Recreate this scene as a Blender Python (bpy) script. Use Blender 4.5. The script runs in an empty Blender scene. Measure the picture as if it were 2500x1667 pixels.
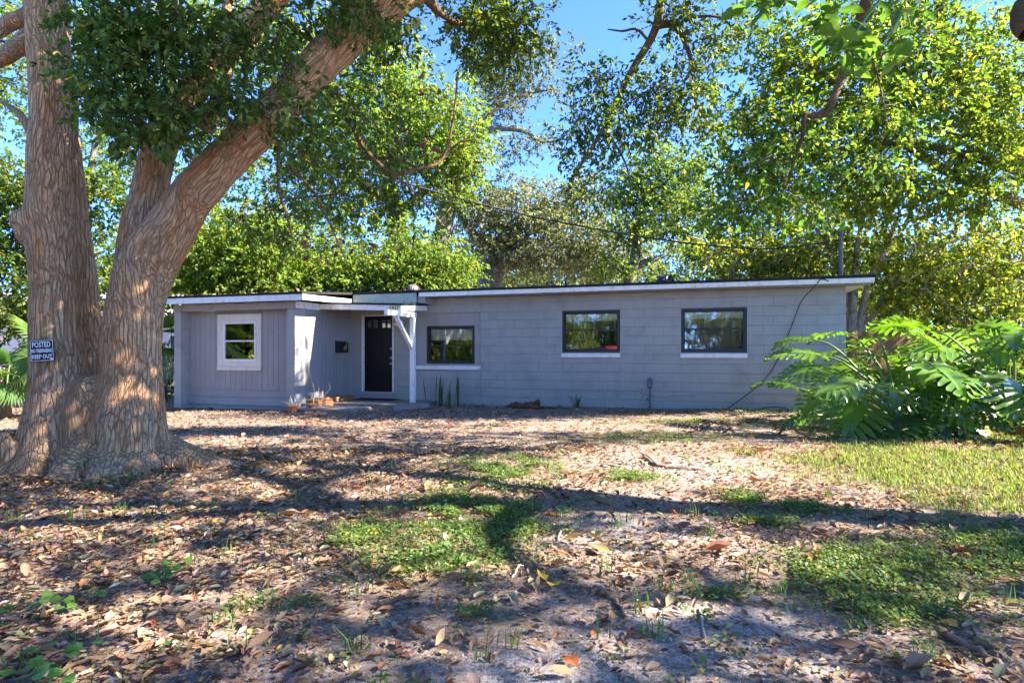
import bpy, math, random
import numpy as np
from mathutils import Vector, Matrix

random.seed(5)
rng = np.random.default_rng(11)
sc = bpy.context.scene
COL = sc.collection
R = math.radians

# ------------------------------------------------------------------ camera
cam = bpy.data.cameras.new('camera')
cam.lens = 20.88; cam.sensor_width = 36; cam.sensor_fit = 'HORIZONTAL'
cam.shift_y = 0.0094; cam.clip_start = 0.05; cam.clip_end = 2000
camo = bpy.data.objects.new('camera', cam); COL.objects.link(camo)
camo.location = (0, 0, 1.3); camo.rotation_euler = (math.pi / 2, 0, 0)
sc.camera = camo

# ------------------------------------------------------------------ sky, sun, exposure
SUN_EL = R(38); SUN_AZ = R(99)                 # azimuth clockwise from +Y
w = bpy.data.worlds.new('World'); sc.world = w; w.use_nodes = True
nt = w.node_tree
sky = nt.nodes.new('ShaderNodeTexSky'); sky.sky_type = 'NISHITA'; sky.sun_disc = False
sky.sun_elevation = SUN_EL; sky.sun_rotation = SUN_AZ
sky.air_density = 0.42; sky.dust_density = 0.0; sky.ozone_density = 10.0; sky.altitude = 1500
nt.links.new(sky.outputs[0], nt.nodes['Background'].inputs[0])
nt.nodes['Background'].inputs[1].default_value = 0.105
SUN = Vector((math.sin(SUN_AZ) * math.cos(SUN_EL), math.cos(SUN_AZ) * math.cos(SUN_EL), math.sin(SUN_EL)))
sl = bpy.data.lights.new('sun', 'SUN'); sl.energy = 2.8; sl.angle = R(0.55); sl.color = (1.0, 0.90, 0.76)
so = bpy.data.objects.new('sun', sl); COL.objects.link(so)
so.rotation_euler = SUN.to_track_quat('Z', 'Y').to_euler()
vs = sc.view_settings
vs.view_transform = 'Standard'; vs.look = 'None'; vs.gamma = 1; vs.use_curve_mapping = False
vs.exposure = 3.5
sc.cycles.use_denoising = True
sc.cycles.max_bounces = 8; sc.cycles.diffuse_bounces = 4; sc.cycles.glossy_bounces = 3
sc.cycles.transmission_bounces = 4; sc.cycles.transparent_max_bounces = 8
sc.cycles.sample_clamp_indirect = 6

# ------------------------------------------------------------------ helpers
S = 2500 / 2352
def P(xd, yd, d):
    "point of the place seen at (xd, yd) at a depth of d metres"
    return np.array([(xd * S - 1250) / 1450 * d, d, 1.3 + (857 - yd * S) / 1450 * d])

def link(o, parent=None):
    COL.objects.link(o)
    if parent is not None: o.parent = parent
    return o
def tag(o, label, cat, group=None, kind=None):
    if label: o['label'] = label
    if cat: o['category'] = cat
    if group: o['group'] = group
    if kind: o['kind'] = kind
    return o
def empty(name, label, cat, loc=(0, 0, 0), rz=0, group=None):
    o = bpy.data.objects.new(name, None); link(o)
    o.location = loc; o.rotation_euler = (0, 0, rz); o.empty_display_size = .1
    return tag(o, label, cat, group)

def np_mesh(name, V, faces, mats, parent=None, col=None, vec=None, smooth=False, loc=None, vec2=None):
    "faces: array (n,3) or (n,4) or list of such arrays"
    if not isinstance(faces, (list, tuple)): faces = [faces]
    me = bpy.data.meshes.new(name)
    V = np.asarray(V, np.float32)
    me.vertices.add(len(V)); me.vertices.foreach_set('co', V.ravel())
    idx = np.concatenate([f.ravel() for f in faces]).astype(np.int32)
    sizes = np.concatenate([np.full(len(f), f.shape[1]) for f in faces])
    starts = np.concatenate([[0], np.cumsum(sizes)[:-1]]).astype(np.int32)
    me.loops.add(len(idx)); me.loops.foreach_set('vertex_index', idx)
    me.polygons.add(len(sizes)); me.polygons.foreach_set('loop_start', starts)
    if smooth: me.polygons.foreach_set('use_smooth', np.ones(len(sizes), bool))
    if col is not None:
        a = me.attributes.new('col', 'FLOAT_COLOR', 'POINT')
        c = np.ones((len(V), 4), np.float32); c[:, :3] = col; a.data.foreach_set('color', c.ravel())
    if vec is not None:
        a = me.attributes.new('bark', 'FLOAT_VECTOR', 'POINT'); a.data.foreach_set('vector', np.asarray(vec, np.float32).ravel())
        if vec2 is not None: a = me.attributes.new('bark2', 'FLOAT_VECTOR', 'POINT'); a.data.foreach_set('vector', np.asarray(vec2, np.float32).ravel())
    me.update(calc_edges=True); me.validate()
    for m in (mats if isinstance(mats, (list, tuple)) else [mats]): me.materials.append(m)
    o = bpy.data.objects.new(name, me); link(o, parent)
    if loc is not None: o.location = loc
    return o

class MB:
    "collects shapes, builds one mesh object"
    def __init__(s): s.v = []; s.f = []; s.m = []
    def add(s, vs_, fs, mi=0):
        b = len(s.v); s.v += [tuple(map(float, v)) for v in vs_]
        s.f += [tuple(i + b for i in f) for f in fs]; s.m += [mi] * len(fs); return s
    def box(s, a, b, mi=0, bev=0.0):
        x0, y0, z0 = a; x1, y1, z1 = b
        if bev:
            e = bev
            vs_ = []
            for (x, sx) in ((x0, 1), (x1, -1)):
                for (y, sy) in ((y0, 1), (y1, -1)):
                    for (z, sz) in ((z0, 1), (z1, -1)):
                        vs_ += [(x + sx * e, y + sy * e, z), (x + sx * e, y, z + sz * e), (x, y + sy * e, z + sz * e)]
            bm_v = [Vector(v) for v in vs_]
            import bmesh
            bm = bmesh.new(); [bm.verts.new(v) for v in bm_v]
            bmesh.ops.convex_hull(bm, input=bm.verts)
            bm.verts.index_update()
            bmesh.ops.recalc_face_normals(bm, faces=bm.faces)
            s.add([v.co[:] for v in bm.verts], [[v.index for v in f.verts] for f in bm.faces], mi); bm.free(); return s
        v = [(x0, y0, z0), (x1, y0, z0), (x1, y1, z0), (x0, y1, z0), (x0, y0, z1), (x1, y0, z1), (x1, y1, z1), (x0, y1, z1)]
        return s.add(v, [(0, 3, 2, 1), (4, 5, 6, 7), (0, 1, 5, 4), (1, 2, 6, 5), (2, 3, 7, 6), (3, 0, 4, 7)], mi)
    def prism(s, prof, p0, p1, up=(0, 0, 1), mi=0):
        "profile (x across, y up) swept from p0 to p1"
        p0 = Vector(p0); p1 = Vector(p1); d = (p1 - p0).normalized(); up = Vector(up)
        x = d.cross(up).normalized(); y = x.cross(d)
        n = len(prof)
        v = [p0 + x * a + y * b for a, b in prof] + [p1 + x * a + y * b for a, b in prof]
        f = [tuple(range(n)), tuple(range(2 * n - 1, n - 1, -1))] + [(i, i + n, (i + 1) % n + n, (i + 1) % n) for i in range(n)]
        return s.add(v, f, mi)
    def bar(s, p0, p1, wd, ht, up=(0, 0, 1), mi=0):
        a, b = wd / 2, ht / 2
        return s.prism([(-a, -b), (a, -b), (a, b), (-a, b)], p0, p1, up, mi)
    def tube(s, pts, rad, n=8, mi=0, cap=True):
        V, Fq = tube_np(np.array(pts, float), np.broadcast_to(np.array(rad, float), len(pts)).copy(), n)
        fs = [tuple(f) for f in Fq]
        k = len(V)
        if cap: fs += [tuple(range(n - 1, -1, -1)), tuple(range(k - n, k))]
        return s.add(V, fs, mi)
    def lathe(s, prof, c=(0, 0, 0), n=20, mi=0):
        v = []; f = []
        for r, z in prof:
            for k in range(n):
                a = 2 * math.pi * k / n; v.append((c[0] + r * math.cos(a), c[1] + r * math.sin(a), c[2] + z))
        for i in range(len(prof) - 1):
            for k in range(n):
                f.append((i * n + k, i * n + (k + 1) % n, (i + 1) * n + (k + 1) % n, (i + 1) * n + k))
        return s.add(v, f, mi)
    def build(s, name, mats, parent=None, smooth=False, loc=None):
        me = bpy.data.meshes.new(name); me.from_pydata(s.v, [], s.f)
        for m in (mats if isinstance(mats, (list, tuple)) else [mats]): me.materials.append(m)
        me.polygons.foreach_set('material_index', s.m)
        if smooth: me.polygons.foreach_set('use_smooth', [True] * len(s.f))
        me.update()
        o = bpy.data.objects.new(name, me); link(o, parent)
        if loc is not None: o.location = loc
        return o

def tube_np(pts, rad, n):
    m = len(pts); T = np.gradient(pts, axis=0); T /= np.linalg.norm(T, axis=1)[:, None] + 1e-9
    ref = np.array([0, 0, 1.]) if abs(T[0][2]) < .9 else np.array([1., 0, 0])
    x = np.cross(ref, T[0]); x /= np.linalg.norm(x); X = [x]
    for i in range(1, m):
        x = X[-1] - T[i] * np.dot(X[-1], T[i]); X.append(x / (np.linalg.norm(x) + 1e-9))
    X = np.array(X); Y = np.cross(T, X)
    a = np.arange(n) * 2 * math.pi / n
    V = pts[:, None, :] + rad[:, None, None] * (np.cos(a)[None, :, None] * X[:, None, :] + np.sin(a)[None, :, None] * Y[:, None, :])
    i = np.arange(m - 1)[:, None]; k = np.arange(n)[None, :]
    F = np.stack([i * n + k, i * n + (k + 1) % n, (i + 1) * n + (k + 1) % n, (i + 1) * n + k], -1).reshape(-1, 4)
    return V.reshape(-1, 3), F

def spline(pts, k=6):
    "Catmull-Rom through the rows of pts (any width)"
    p = np.asarray(pts, float)
    if len(p) < 3: 
        t = np.linspace(0, 1, k + 1)[:, None]; return p[0] * (1 - t) + p[-1] * t
    q = np.vstack([2 * p[0] - p[1], p, 2 * p[-1] - p[-2]]); out = []
    for i in range(1, len(q) - 2):
        t = np.linspace(0, 1, k, endpoint=False)[:, None]
        a, b, c, d = q[i - 1], q[i], q[i + 1], q[i + 2]
        out.append(.5 * (2 * b + (c - a) * t + (2 * a - 5 * b + 4 * c - d) * t ** 2 + (3 * b - a - 3 * c + d) * t ** 3))
    return np.vstack(out + [p[-1:]])

# value noise, 3D
_perm = rng.permutation(512)
def vnoise(p):
    p = np.asarray(p, float); i = np.floor(p).astype(int); f = p - i; f = f * f * (3 - 2 * f)
    def h(x, y, z): return _perm[(_perm[(_perm[x & 511] + y) & 511] + z) & 511] / 511.0
    x, y, z = i[..., 0], i[..., 1], i[..., 2]; fx, fy, fz = f[..., 0], f[..., 1], f[..., 2]
    def l(a, b, t): return a + (b - a) * t
    return l(l(l(h(x, y, z), h(x + 1, y, z), fx), l(h(x, y + 1, z), h(x + 1, y + 1, z), fx), fy),
             l(l(h(x, y, z + 1), h(x + 1, y, z + 1), fx), l(h(x, y + 1, z + 1), h(x + 1, y + 1, z + 1), fx), fy), fz)
def fbm(p, o=3):
    p = np.asarray(p, float); s = 0; a = .5
    for k in range(o): s = s + a * vnoise(p * 2 ** k + 17.3 * k); a *= .5
    return s
def ground_z(x, y):
    x = np.asarray(x, float); y = np.asarray(y, float)
    t = np.clip((y - 3) / 6, 0, 1); t = t * t * (3 - 2 * t)
    p = np.stack(np.broadcast_arrays(x, y, 0 * x), -1)
    far = np.clip(1 - (np.hypot(x, y - 8) - 16) / 10, 0, 1)
    return (.012 * np.clip(x, -12, 10) * t + (fbm(p * .7, 2) - .37) * .05 + (fbm(p * 3.1 + 5, 2) - .37) * .02) * far
def gz(x, y): return float(ground_z(x, y))

# ------------------------------------------------------------------ materials
def N_(nt, t, **kw):
    n = nt.nodes.new('ShaderNode' + t)
    for k, v in kw.items(): setattr(n, k, v)
    return n
def base_mat(name):
    m = bpy.data.materials.new(name); m.use_nodes = True
    nt = m.node_tree; return m, nt, nt.nodes['Principled BSDF'], nt.links
def ramp(nt, stops, interp='LINEAR'):
    r = N_(nt, 'ValToRGB'); r.color_ramp.interpolation = interp
    e = r.color_ramp.elements
    while len(e) < len(stops): e.new(.5)
    for k, (p, c) in zip(e, stops): k.position = p; k.color = (*c, 1) if len(c) == 3 else c
    return r
def painted(name, col, rough=.6, var=.12, scale=3.0, bump=.15, bscale=60, spec=.3, dirt=None, dirt_amt=.5, objvar=0.0, stretch=None):
    m, nt, b, L = base_mat(name)
    tc = N_(nt, 'TexCoord'); src = tc.outputs['Object']
    geo = N_(nt, 'NewGeometry'); 
    n1 = N_(nt, 'TexNoise'); n1.inputs['Scale'].default_value = scale; n1.inputs['Detail'].default_value = 6
    n1.inputs['Roughness'].default_value = .65
    mp = N_(nt, 'Mapping')
    if stretch: mp.inputs['Scale'].default_value = stretch
    L.new(geo.outputs['Position'], mp.inputs['Vector']); L.new(mp.outputs[0], n1.inputs['Vector'])
    a = tuple(c * (1 - var) for c in col); d = tuple(min(1, c * (1 + var)) for c in col)
    r = ramp(nt, [(.3, a), (.7, d)]); L.new(n1.outputs['Fac'], r.inputs['Fac'])
    out = r.outputs[0]
    if dirt:
        n2 = N_(nt, 'TexNoise'); n2.inputs['Scale'].default_value = scale * 2.7; n2.inputs['Detail'].default_value = 8
        L.new(mp.outputs[0], n2.inputs['Vector'])
        r2 = ramp(nt, [(.5, (0, 0, 0)), (.72, (dirt_amt,) * 3)]); L.new(n2.outputs['Fac'], r2.inputs['Fac'])
        mx = N_(nt, 'MixRGB'); L.new(r2.outputs[0], mx.inputs[0]); L.new(out, mx.inputs[1]); mx.inputs[2].default_value = (*dirt, 1)
        out = mx.outputs[0]
    if objvar:
        oi = N_(nt, 'ObjectInfo'); mr = N_(nt, 'MapRange'); mr.inputs[3].default_value = 1 - objvar; mr.inputs[4].default_value = 1 + objvar
        L.new(oi.outputs['Random'], mr.inputs[0])
        hs = N_(nt, 'HueSaturation'); L.new(mr.outputs[0], hs.inputs['Value']); L.new(out, hs.inputs['Color']); out = hs.outputs[0]
    L.new(out, b.inputs['Base Color'])
    b.inputs['Roughness'].default_value = rough; b.inputs['Specular IOR Level'].default_value = spec
    n3 = N_(nt, 'TexNoise'); n3.inputs['Scale'].default_value = bscale; n3.inputs['Detail'].default_value = 4
    L.new(mp.outputs[0], n3.inputs['Vector'])
    bp = N_(nt, 'Bump'); bp.inputs['Strength'].default_value = bump; bp.inputs['Distance'].default_value = .01
    L.new(n3.outputs['Fac'], bp.inputs['Height']); L.new(bp.outputs[0], b.inputs['Normal'])
    return m
def leaf_mat(name, trans=.4, rough=.45, spec=.35, tint=(1.22, 1.22, .55)):
    m, nt, b, L = base_mat(name)
    at = N_(nt, 'Attribute', attribute_name='col')
    L.new(at.outputs['Color'], b.inputs['Base Color'])
    b.inputs['Roughness'].default_value = rough; b.inputs['Specular IOR Level'].default_value = spec
    t = N_(nt, 'BsdfTranslucent'); mu = N_(nt, 'MixRGB', blend_type='MULTIPLY'); mu.inputs[0].default_value = 1
    L.new(at.outputs['Color'], mu.inputs[1]); mu.inputs[2].default_value = (*[c * 1.6 for c in tint], 1)
    L.new(mu.outputs[0], t.inputs['Color'])
    mx = N_(nt, 'MixShader'); mx.inputs[0].default_value = trans
    L.new(b.outputs[0], mx.inputs[1]); L.new(t.outputs[0], mx.inputs[2])
    L.new(mx.outputs[0], nt.nodes['Material Output'].inputs[0])
    return m
def bark_mat(name, ridge, ridge2, crack, patch=None, sc_=1.0, bump=.7, attr=True):
    m, nt, b, L = base_mat(name)
    if attr: v = N_(nt, 'Attribute', attribute_name='bark').outputs['Vector']; v2 = N_(nt, 'Attribute', attribute_name='bark2').outputs['Vector']
    else:
        g = N_(nt, 'NewGeometry'); mp = N_(nt, 'Mapping'); mp.inputs['Scale'].default_value = (1, 1, .16)
        L.new(g.outputs['Position'], mp.inputs[0]); v = v2 = mp.outputs[0]
    wn = N_(nt, 'TexNoise'); wn.inputs['Scale'].default_value = 14 * sc_; wn.inputs['Detail'].default_value = 4
    L.new(v, wn.inputs['Vector'])
    ad = N_(nt, 'VectorMath', operation='MULTIPLY_ADD'); ad.inputs[1].default_value = (.05 / sc_,) * 3
    L.new(wn.outputs['Color'], ad.inputs[0]); L.new(v, ad.inputs[2])
    ad2 = N_(nt, 'VectorMath', operation='MULTIPLY_ADD'); ad2.inputs[1].default_value = (.045 / sc_,) * 3
    wn2 = N_(nt, 'TexNoise'); wn2.inputs['Scale'].default_value = 20 * sc_; wn2.inputs['Detail'].default_value = 4; L.new(v2, wn2.inputs['Vector'])
    L.new(wn2.outputs['Color'], ad2.inputs[0]); L.new(v2, ad2.inputs[2])
    vo = N_(nt, 'TexVoronoi', feature='DISTANCE_TO_EDGE'); vo.inputs['Scale'].default_value = 19 * sc_; L.new(ad.outputs[0], vo.inputs['Vector'])
    vf = N_(nt, 'TexVoronoi', feature='DISTANCE_TO_EDGE'); vf.inputs['Scale'].default_value = 24 * sc_; L.new(ad2.outputs[0], vf.inputs['Vector'])
    # crack depth comes and goes along each furrow
    cn = N_(nt, 'TexNoise'); cn.inputs['Scale'].default_value = 12 * sc_; cn.inputs['Detail'].default_value = 2; L.new(v2, cn.inputs['Vector'])
    cr = ramp(nt, [(.38, (.55, .55, .55)), (.6, (0, 0, 0))]); L.new(cn.outputs['Fac'], cr.inputs[0])
    r0 = ramp(nt, [(0, (.10, .10, .10)), (.05, (.55, .55, .55)), (.16, (1, 1, 1))]); L.new(vo.outputs['Distance'], r0.inputs[0])
    ra = N_(nt, 'MixRGB', blend_type='LIGHTEN'); ra.inputs[0].default_value = 1; L.new(r0.outputs[0], ra.inputs[1]); L.new(cr.outputs[0], ra.inputs[2])
    cr2 = ramp(nt, [(.42, (.45, .45, .45)), (.58, (1, 1, 1))]); L.new(cn.outputs['Fac'], cr2.inputs[0])
    rf0 = ramp(nt, [(0, (.5, .5, .5)), (.09, (1, 1, 1))]); L.new(vf.outputs['Distance'], rf0.inputs[0])
    rf = N_(nt, 'MixRGB', blend_type='LIGHTEN'); rf.inputs[0].default_value = 1; L.new(rf0.outputs[0], rf.inputs[1]); L.new(cr2.outputs[0], rf.inputs[2])
    r1 = N_(nt, 'MixRGB', blend_type='MULTIPLY'); r1.inputs[0].default_value = 1; L.new(ra.outputs[0], r1.inputs[1]); L.new(rf.outputs[0], r1.inputs[2])
    vc = N_(nt, 'TexNoise'); vc.inputs['Scale'].default_value = 42 * sc_; vc.inputs['Detail'].default_value = 5; vc.inputs['Roughness'].default_value = .65; L.new(v, vc.inputs['Vector'])
    big = N_(nt, 'TexNoise'); big.inputs['Scale'].default_value = 2.2; big.inputs['Detail'].default_value = 5
    L.new(v, big.inputs['Vector'])
    rb = ramp(nt, [(.35, ridge), (.65, ridge2)]); L.new(big.outputs['Fac'], rb.inputs[0])
    out = rb.outputs[0]
    # per-plate tone
    sp = N_(nt, 'SeparateColor'); L.new(vc.outputs['Color'], sp.inputs[0])
    mr = N_(nt, 'MapRange'); mr.inputs[1].default_value = .3; mr.inputs[2].default_value = .7; mr.inputs[3].default_value = .62; mr.inputs[4].default_value = 1.30; L.new(sp.outputs[0], mr.inputs[0])
    hs = N_(nt, 'HueSaturation'); L.new(mr.outputs[0], hs.inputs['Value']); L.new(out, hs.inputs['Color']); out = hs.outputs[0]
    if patch:
        pn = N_(nt, 'TexNoise'); pn.inputs['Scale'].default_value = 6.0; pn.inputs['Detail'].default_value = 6; L.new(v, pn.inputs['Vector'])
        rp = ramp(nt, [(.56, (0, 0, 0)), (.66, (.75,) * 3)]); L.new(pn.outputs['Fac'], rp.inputs[0])
        mx = N_(nt, 'MixRGB'); L.new(rp.outputs[0], mx.inputs[0]); L.new(out, mx.inputs[1]); mx.inputs[2].default_value = (*patch, 1); out = mx.outputs[0]
    m2 = N_(nt, 'MixRGB'); L.new(r1.outputs[0], m2.inputs[0]); m2.inputs[1].default_value = (*crack, 1); L.new(out, m2.inputs[2])
    L.new(m2.outputs[0], b.inputs['Base Color'])
    b.inputs['Roughness'].default_value = .9; b.inputs['Specular IOR Level'].default_value = .15
    fn = N_(nt, 'TexNoise'); fn.inputs['Scale'].default_value = 60 * sc_; fn.inputs['Detail'].default_value = 5; L.new(v, fn.inputs['Vector'])
    hm = N_(nt, 'Math', operation='MULTIPLY_ADD'); hm.inputs[1].default_value = .35; L.new(fn.outputs['Fac'], hm.inputs[0]); L.new(r1.outputs[0], hm.inputs[2])
    bp = N_(nt, 'Bump'); bp.inputs['Strength'].default_value = bump; bp.inputs['Distance'].default_value = .03 / sc_
    L.new(hm.outputs[0], bp.inputs['Height']); L.new(bp.outputs[0], b.inputs['Normal'])
    return m

GREY = (.345, .345, .32)
M = dict(
    block=painted('grey_block_paint', GREY, .55, .05, 1.2, .25, 90, .35, dirt=(.25, .235, .22), dirt_amt=.5, objvar=.022),
    board=painted('grey_board_paint', (.31, .29, .285), .5, .07, 1.5, .1, 50, .35, dirt=(.22, .19, .17), dirt_amt=.25, objvar=.03),
    beam=painted('grey_beam_paint', (.31, .29, .285), .55, .08, 2, .12, 40, .3, dirt=(.13, .11, .1), dirt_amt=.4),
    white=painted('aged_white_paint', (.80, .78, .75), .5, .05, 4, .12, 50, .3, dirt=(.38, .34, .29), dirt_amt=.45),
    cream=painted('cream_paint', (.72, .65, .55), .5, .04, 3, .08, 50, .3, dirt=(.5, .42, .32), dirt_amt=.3),
    green=painted('weathered_pale_green_paint', (.42, .47, .38), .6, .15, 5, .15, 50, .3, dirt=(.25, .26, .2), dirt_amt=.5),
    black=painted('black_window_metal', (.012, .012, .014), .35, .2, 6, .03, 40, .5),
    door=painted('black_door_paint', (.007, .007, .009), .4, .15, 3, .02, 40, .2),
    roof=painted('dark_roofing_felt', (.03, .028, .027), .9, .3, 8, .4, 120, .15),
    soffit=painted('tan_soffit', (.55, .42, .31), .7, .1, 3, .1, 40, .2),
    conc=painted('old_concrete', (.22, .20, .18), .85, .2, 4, .4, 70, .2, dirt=(.12, .1, .08), dirt_amt=.7),
    mat=painted('dark_blue_mat', (.03, .035, .06), .95, .2, 20, .5, 200, .1),
    metal=painted('dull_grey_metal', (.33, .32, .32), .4, .15, 8, .05, 60, .5),
    vent=painted('brown_grey_vent_metal', (.12, .10, .095), .45, .2, 8, .05, 60, .5),
    ventb=painted('dark_blue_vent_metal', (.02, .028, .06), .4, .2, 8, .05, 60, .5),
    cable=painted('black_cable_rubber', (.015, .015, .016), .5, .1, 8, .02, 60, .4),
    wire=painted('cream_wire', (.42, .38, .34), .5, .1, 8, .02, 60, .4),
    blue=painted('blue_painted_box', (.06, .10, .22), .5, .15, 12, .05, 60, .4),
    brass=painted('dull_brass', (.35, .25, .12), .35, .1, 8, .02, 60, .6),
    terra=painted('terracotta', (.45, .16, .07), .85, .2, 9, .2, 80, .15, dirt=(.42, .32, .2), dirt_amt=.7),
    soil=painted('potting_soil', (.05, .035, .025), .95, .3, 30, .6, 90, .1),
    stick=painted('dead_wood', (.20, .14, .10), .9, .3, 14, .4, 60, .1),
    palestick=painted('bleached_wood', (.42, .38, .34), .9, .2, 14, .4, 60, .1),
    rot=painted('rotten_wood', (.13, .07, .04), .95, .4, 12, .6, 50, .1),
    sign=painted('black_sign_plastic', (.012, .012, .013), .7, .1, 6, .02, 40, .15),
    letter=painted('white_sign_print', (.75, .75, .76), .45, .03, 30, .0, 40, .3),
    plate=painted('yellowed_number_plate', (.70, .60, .30), .5, .06, 20, .03, 40, .3),
    curtain=painted('beige_curtain', (.30, .23, .18), .9, .08, 3, .1, 30, .1),
    blind=painted('cream_blind', (.85, .80, .64), .5, .04, 9, .03, 30, .3),
    inside=painted('inside_wall', (.45, .38, .3), .8, .05, 2, .05, 30, .2),
    fence=painted('brown_fence_wood', (.13, .075, .04), .85, .25, 3, .3, 40, .15, stretch=(6, 6, .7), objvar=.15),
    nwall=painted('neighbour_stucco', (.62, .58, .52), .8, .06, 2, .2, 60, .2),
    lattice=painted('tan_lattice_wood', (.50, .38, .25), .8, .15, 6, .1, 50, .2),
    red=painted('red_car_paint', (.35, .03, .01), .25, .05, 2, .0, 30, .5),
    tyre=painted('tyre_rubber', (.015, .015, .015), .8, .2, 8, .1, 50, .2),
    orange=painted('orange_board', (.6, .26, .03), .6, .1, 3, .1, 50, .3),
)
def glass_mat():
    m, nt, b, L = base_mat('window_glass')
    nt.nodes.remove(b)
    t = N_(nt, 'BsdfTransparent'); t.inputs[0].default_value = (.90, .91, .90, 1)
    g = N_(nt, 'BsdfGlossy'); g.inputs['Roughness'].default_value = .012; g.inputs['Color'].default_value = (.95, .95, .95, 1)
    nz = N_(nt, 'TexNoise'); nz.inputs['Scale'].default_value = 2.5
    bp = N_(nt, 'Bump'); bp.inputs['Strength'].default_value = .04; bp.inputs['Distance'].default_value = .02
    L.new(nz.outputs['Fac'], bp.inputs['Height']); L.new(bp.outputs[0], g.inputs['Normal'])
    fr = N_(nt, 'Fresnel'); fr.inputs['IOR'].default_value = 1.5
    a = N_(nt, 'Math', operation='MULTIPLY_ADD'); a.inputs[1].default_value = 1.0; a.inputs[2].default_value = .06; a.use_clamp = True
    L.new(fr.outputs[0], a.inputs[0])
    mx = N_(nt, 'MixShader'); L.new(a.outputs[0], mx.inputs[0]); L.new(t.outputs[0], mx.inputs[1]); L.new(g.outputs[0], mx.inputs[2])
    L.new(mx.outputs[0], nt.nodes['Material Output'].inputs[0]); return m
M['glass'] = glass_mat()
M['camphor_bark'] = bark_mat('camphor_bark', (.53, .295, .14), (.51, .335, .195), (.17, .085, .045), (.50, .20, .07), 1.25, .8)
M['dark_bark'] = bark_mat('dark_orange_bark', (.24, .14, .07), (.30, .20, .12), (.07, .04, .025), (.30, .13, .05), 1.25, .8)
M['bark'] = bark_mat('brown_bark', (.16, .11, .075), (.22, .17, .13), (.04, .028, .02), None, 1.3, .6, attr=False)
M['greybark'] = bark_mat('grey_bark', (.20, .18, .16), (.27, .25, .23), (.06, .05, .045), None, 1.0, .6, attr=False)
M['palebark'] = bark_mat('pale_twig_bark', (.45, .37, .28), (.52, .45, .36), (.14, .1, .07), None, 2.0, .3, attr=False)
M['leaf'] = leaf_mat('leaf', .50, .55, .22)
M['camphor_leaf'] = leaf_mat('camphor_leaf', .40, .45, .3)
M['leaf_glossy'] = leaf_mat('glossy_leaf', .3, .28, .5)
M['leaf_pale'] = leaf_mat('pale_leaf', .35, .6, .3, tint=(1.2, 1.15, .6))
M['litter'] = leaf_mat('dry_leaf', .12, .85, .1, tint=(1.2, .95, .6))
M['grass'] = leaf_mat('grass_blade', .4, .5, .3)

# ------------------------------------------------------------------ ground
WEED = [(-0.39, 4.74, 0.64, 0.74), (-0.47, 3.7, 0.48, 0.34), (-0.12, 6.48, 0.61, 0.88), (-0.1, 2.87, 0.19, 0.13), (-1.11, 3.07, 0.2, 0.13), (2.46, 3.63, 0.74, 0.37), (1.91, 3.01, 0.48, 0.25), (1.9, 3.41, 0.37, 0.26), (1.09, 3.14, 0.16, 0.08), (2.06, 5.17, 0.26, 0.27), (-0.05, 4.46, 0.42, 0.55), (-1.06, 4.21, 0.28, 0.3), (1.94, 8.73, 1.28, 0.51), (2.41, 4.88, 0.29, 0.19), (1.93, 4.51, 0.26, 0.16), (1.21, 6.05, 0.31, 0.29), (-1.35, 2.99, 0.13, 0.09), (3.6, 3.9, .9, .6), (3.3, 10.6, 1.6, .4), (6, 12.2, 2, .5)]
SAND = [(0.95, 2.80, 0.75, 0.36), (0.98, 2.61, 0.6, 0.25), (0.9, 4.35, 0.6, 0.3), (1.9, 6.62, 1.0, 0.8), (0.6, 4.01, 0.35, 0.2), (.2, 2.45, .5, .2)]
GRASS = [(4.6, 6.4, 1.55, 1.5), (6.8, 6.2, 2.4, 1.9), (9, 7, 3, 3)]
def field(E, x, y, soft=.5):
    r = np.zeros_like(np.asarray(x, float))
    nz = (fbm(np.stack(np.broadcast_arrays(x * 2.2, y * 2.2, 0 * x + 3), -1), 3) - .43) * 1.6
    for (cx, cy, rx, ry) in E:
        q = np.sqrt(((x - cx) / rx) ** 2 + ((y - cy) / ry) ** 2) + nz
        r = np.maximum(r, np.clip((1 - q) / soft + .5, 0, 1))
    return r
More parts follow.
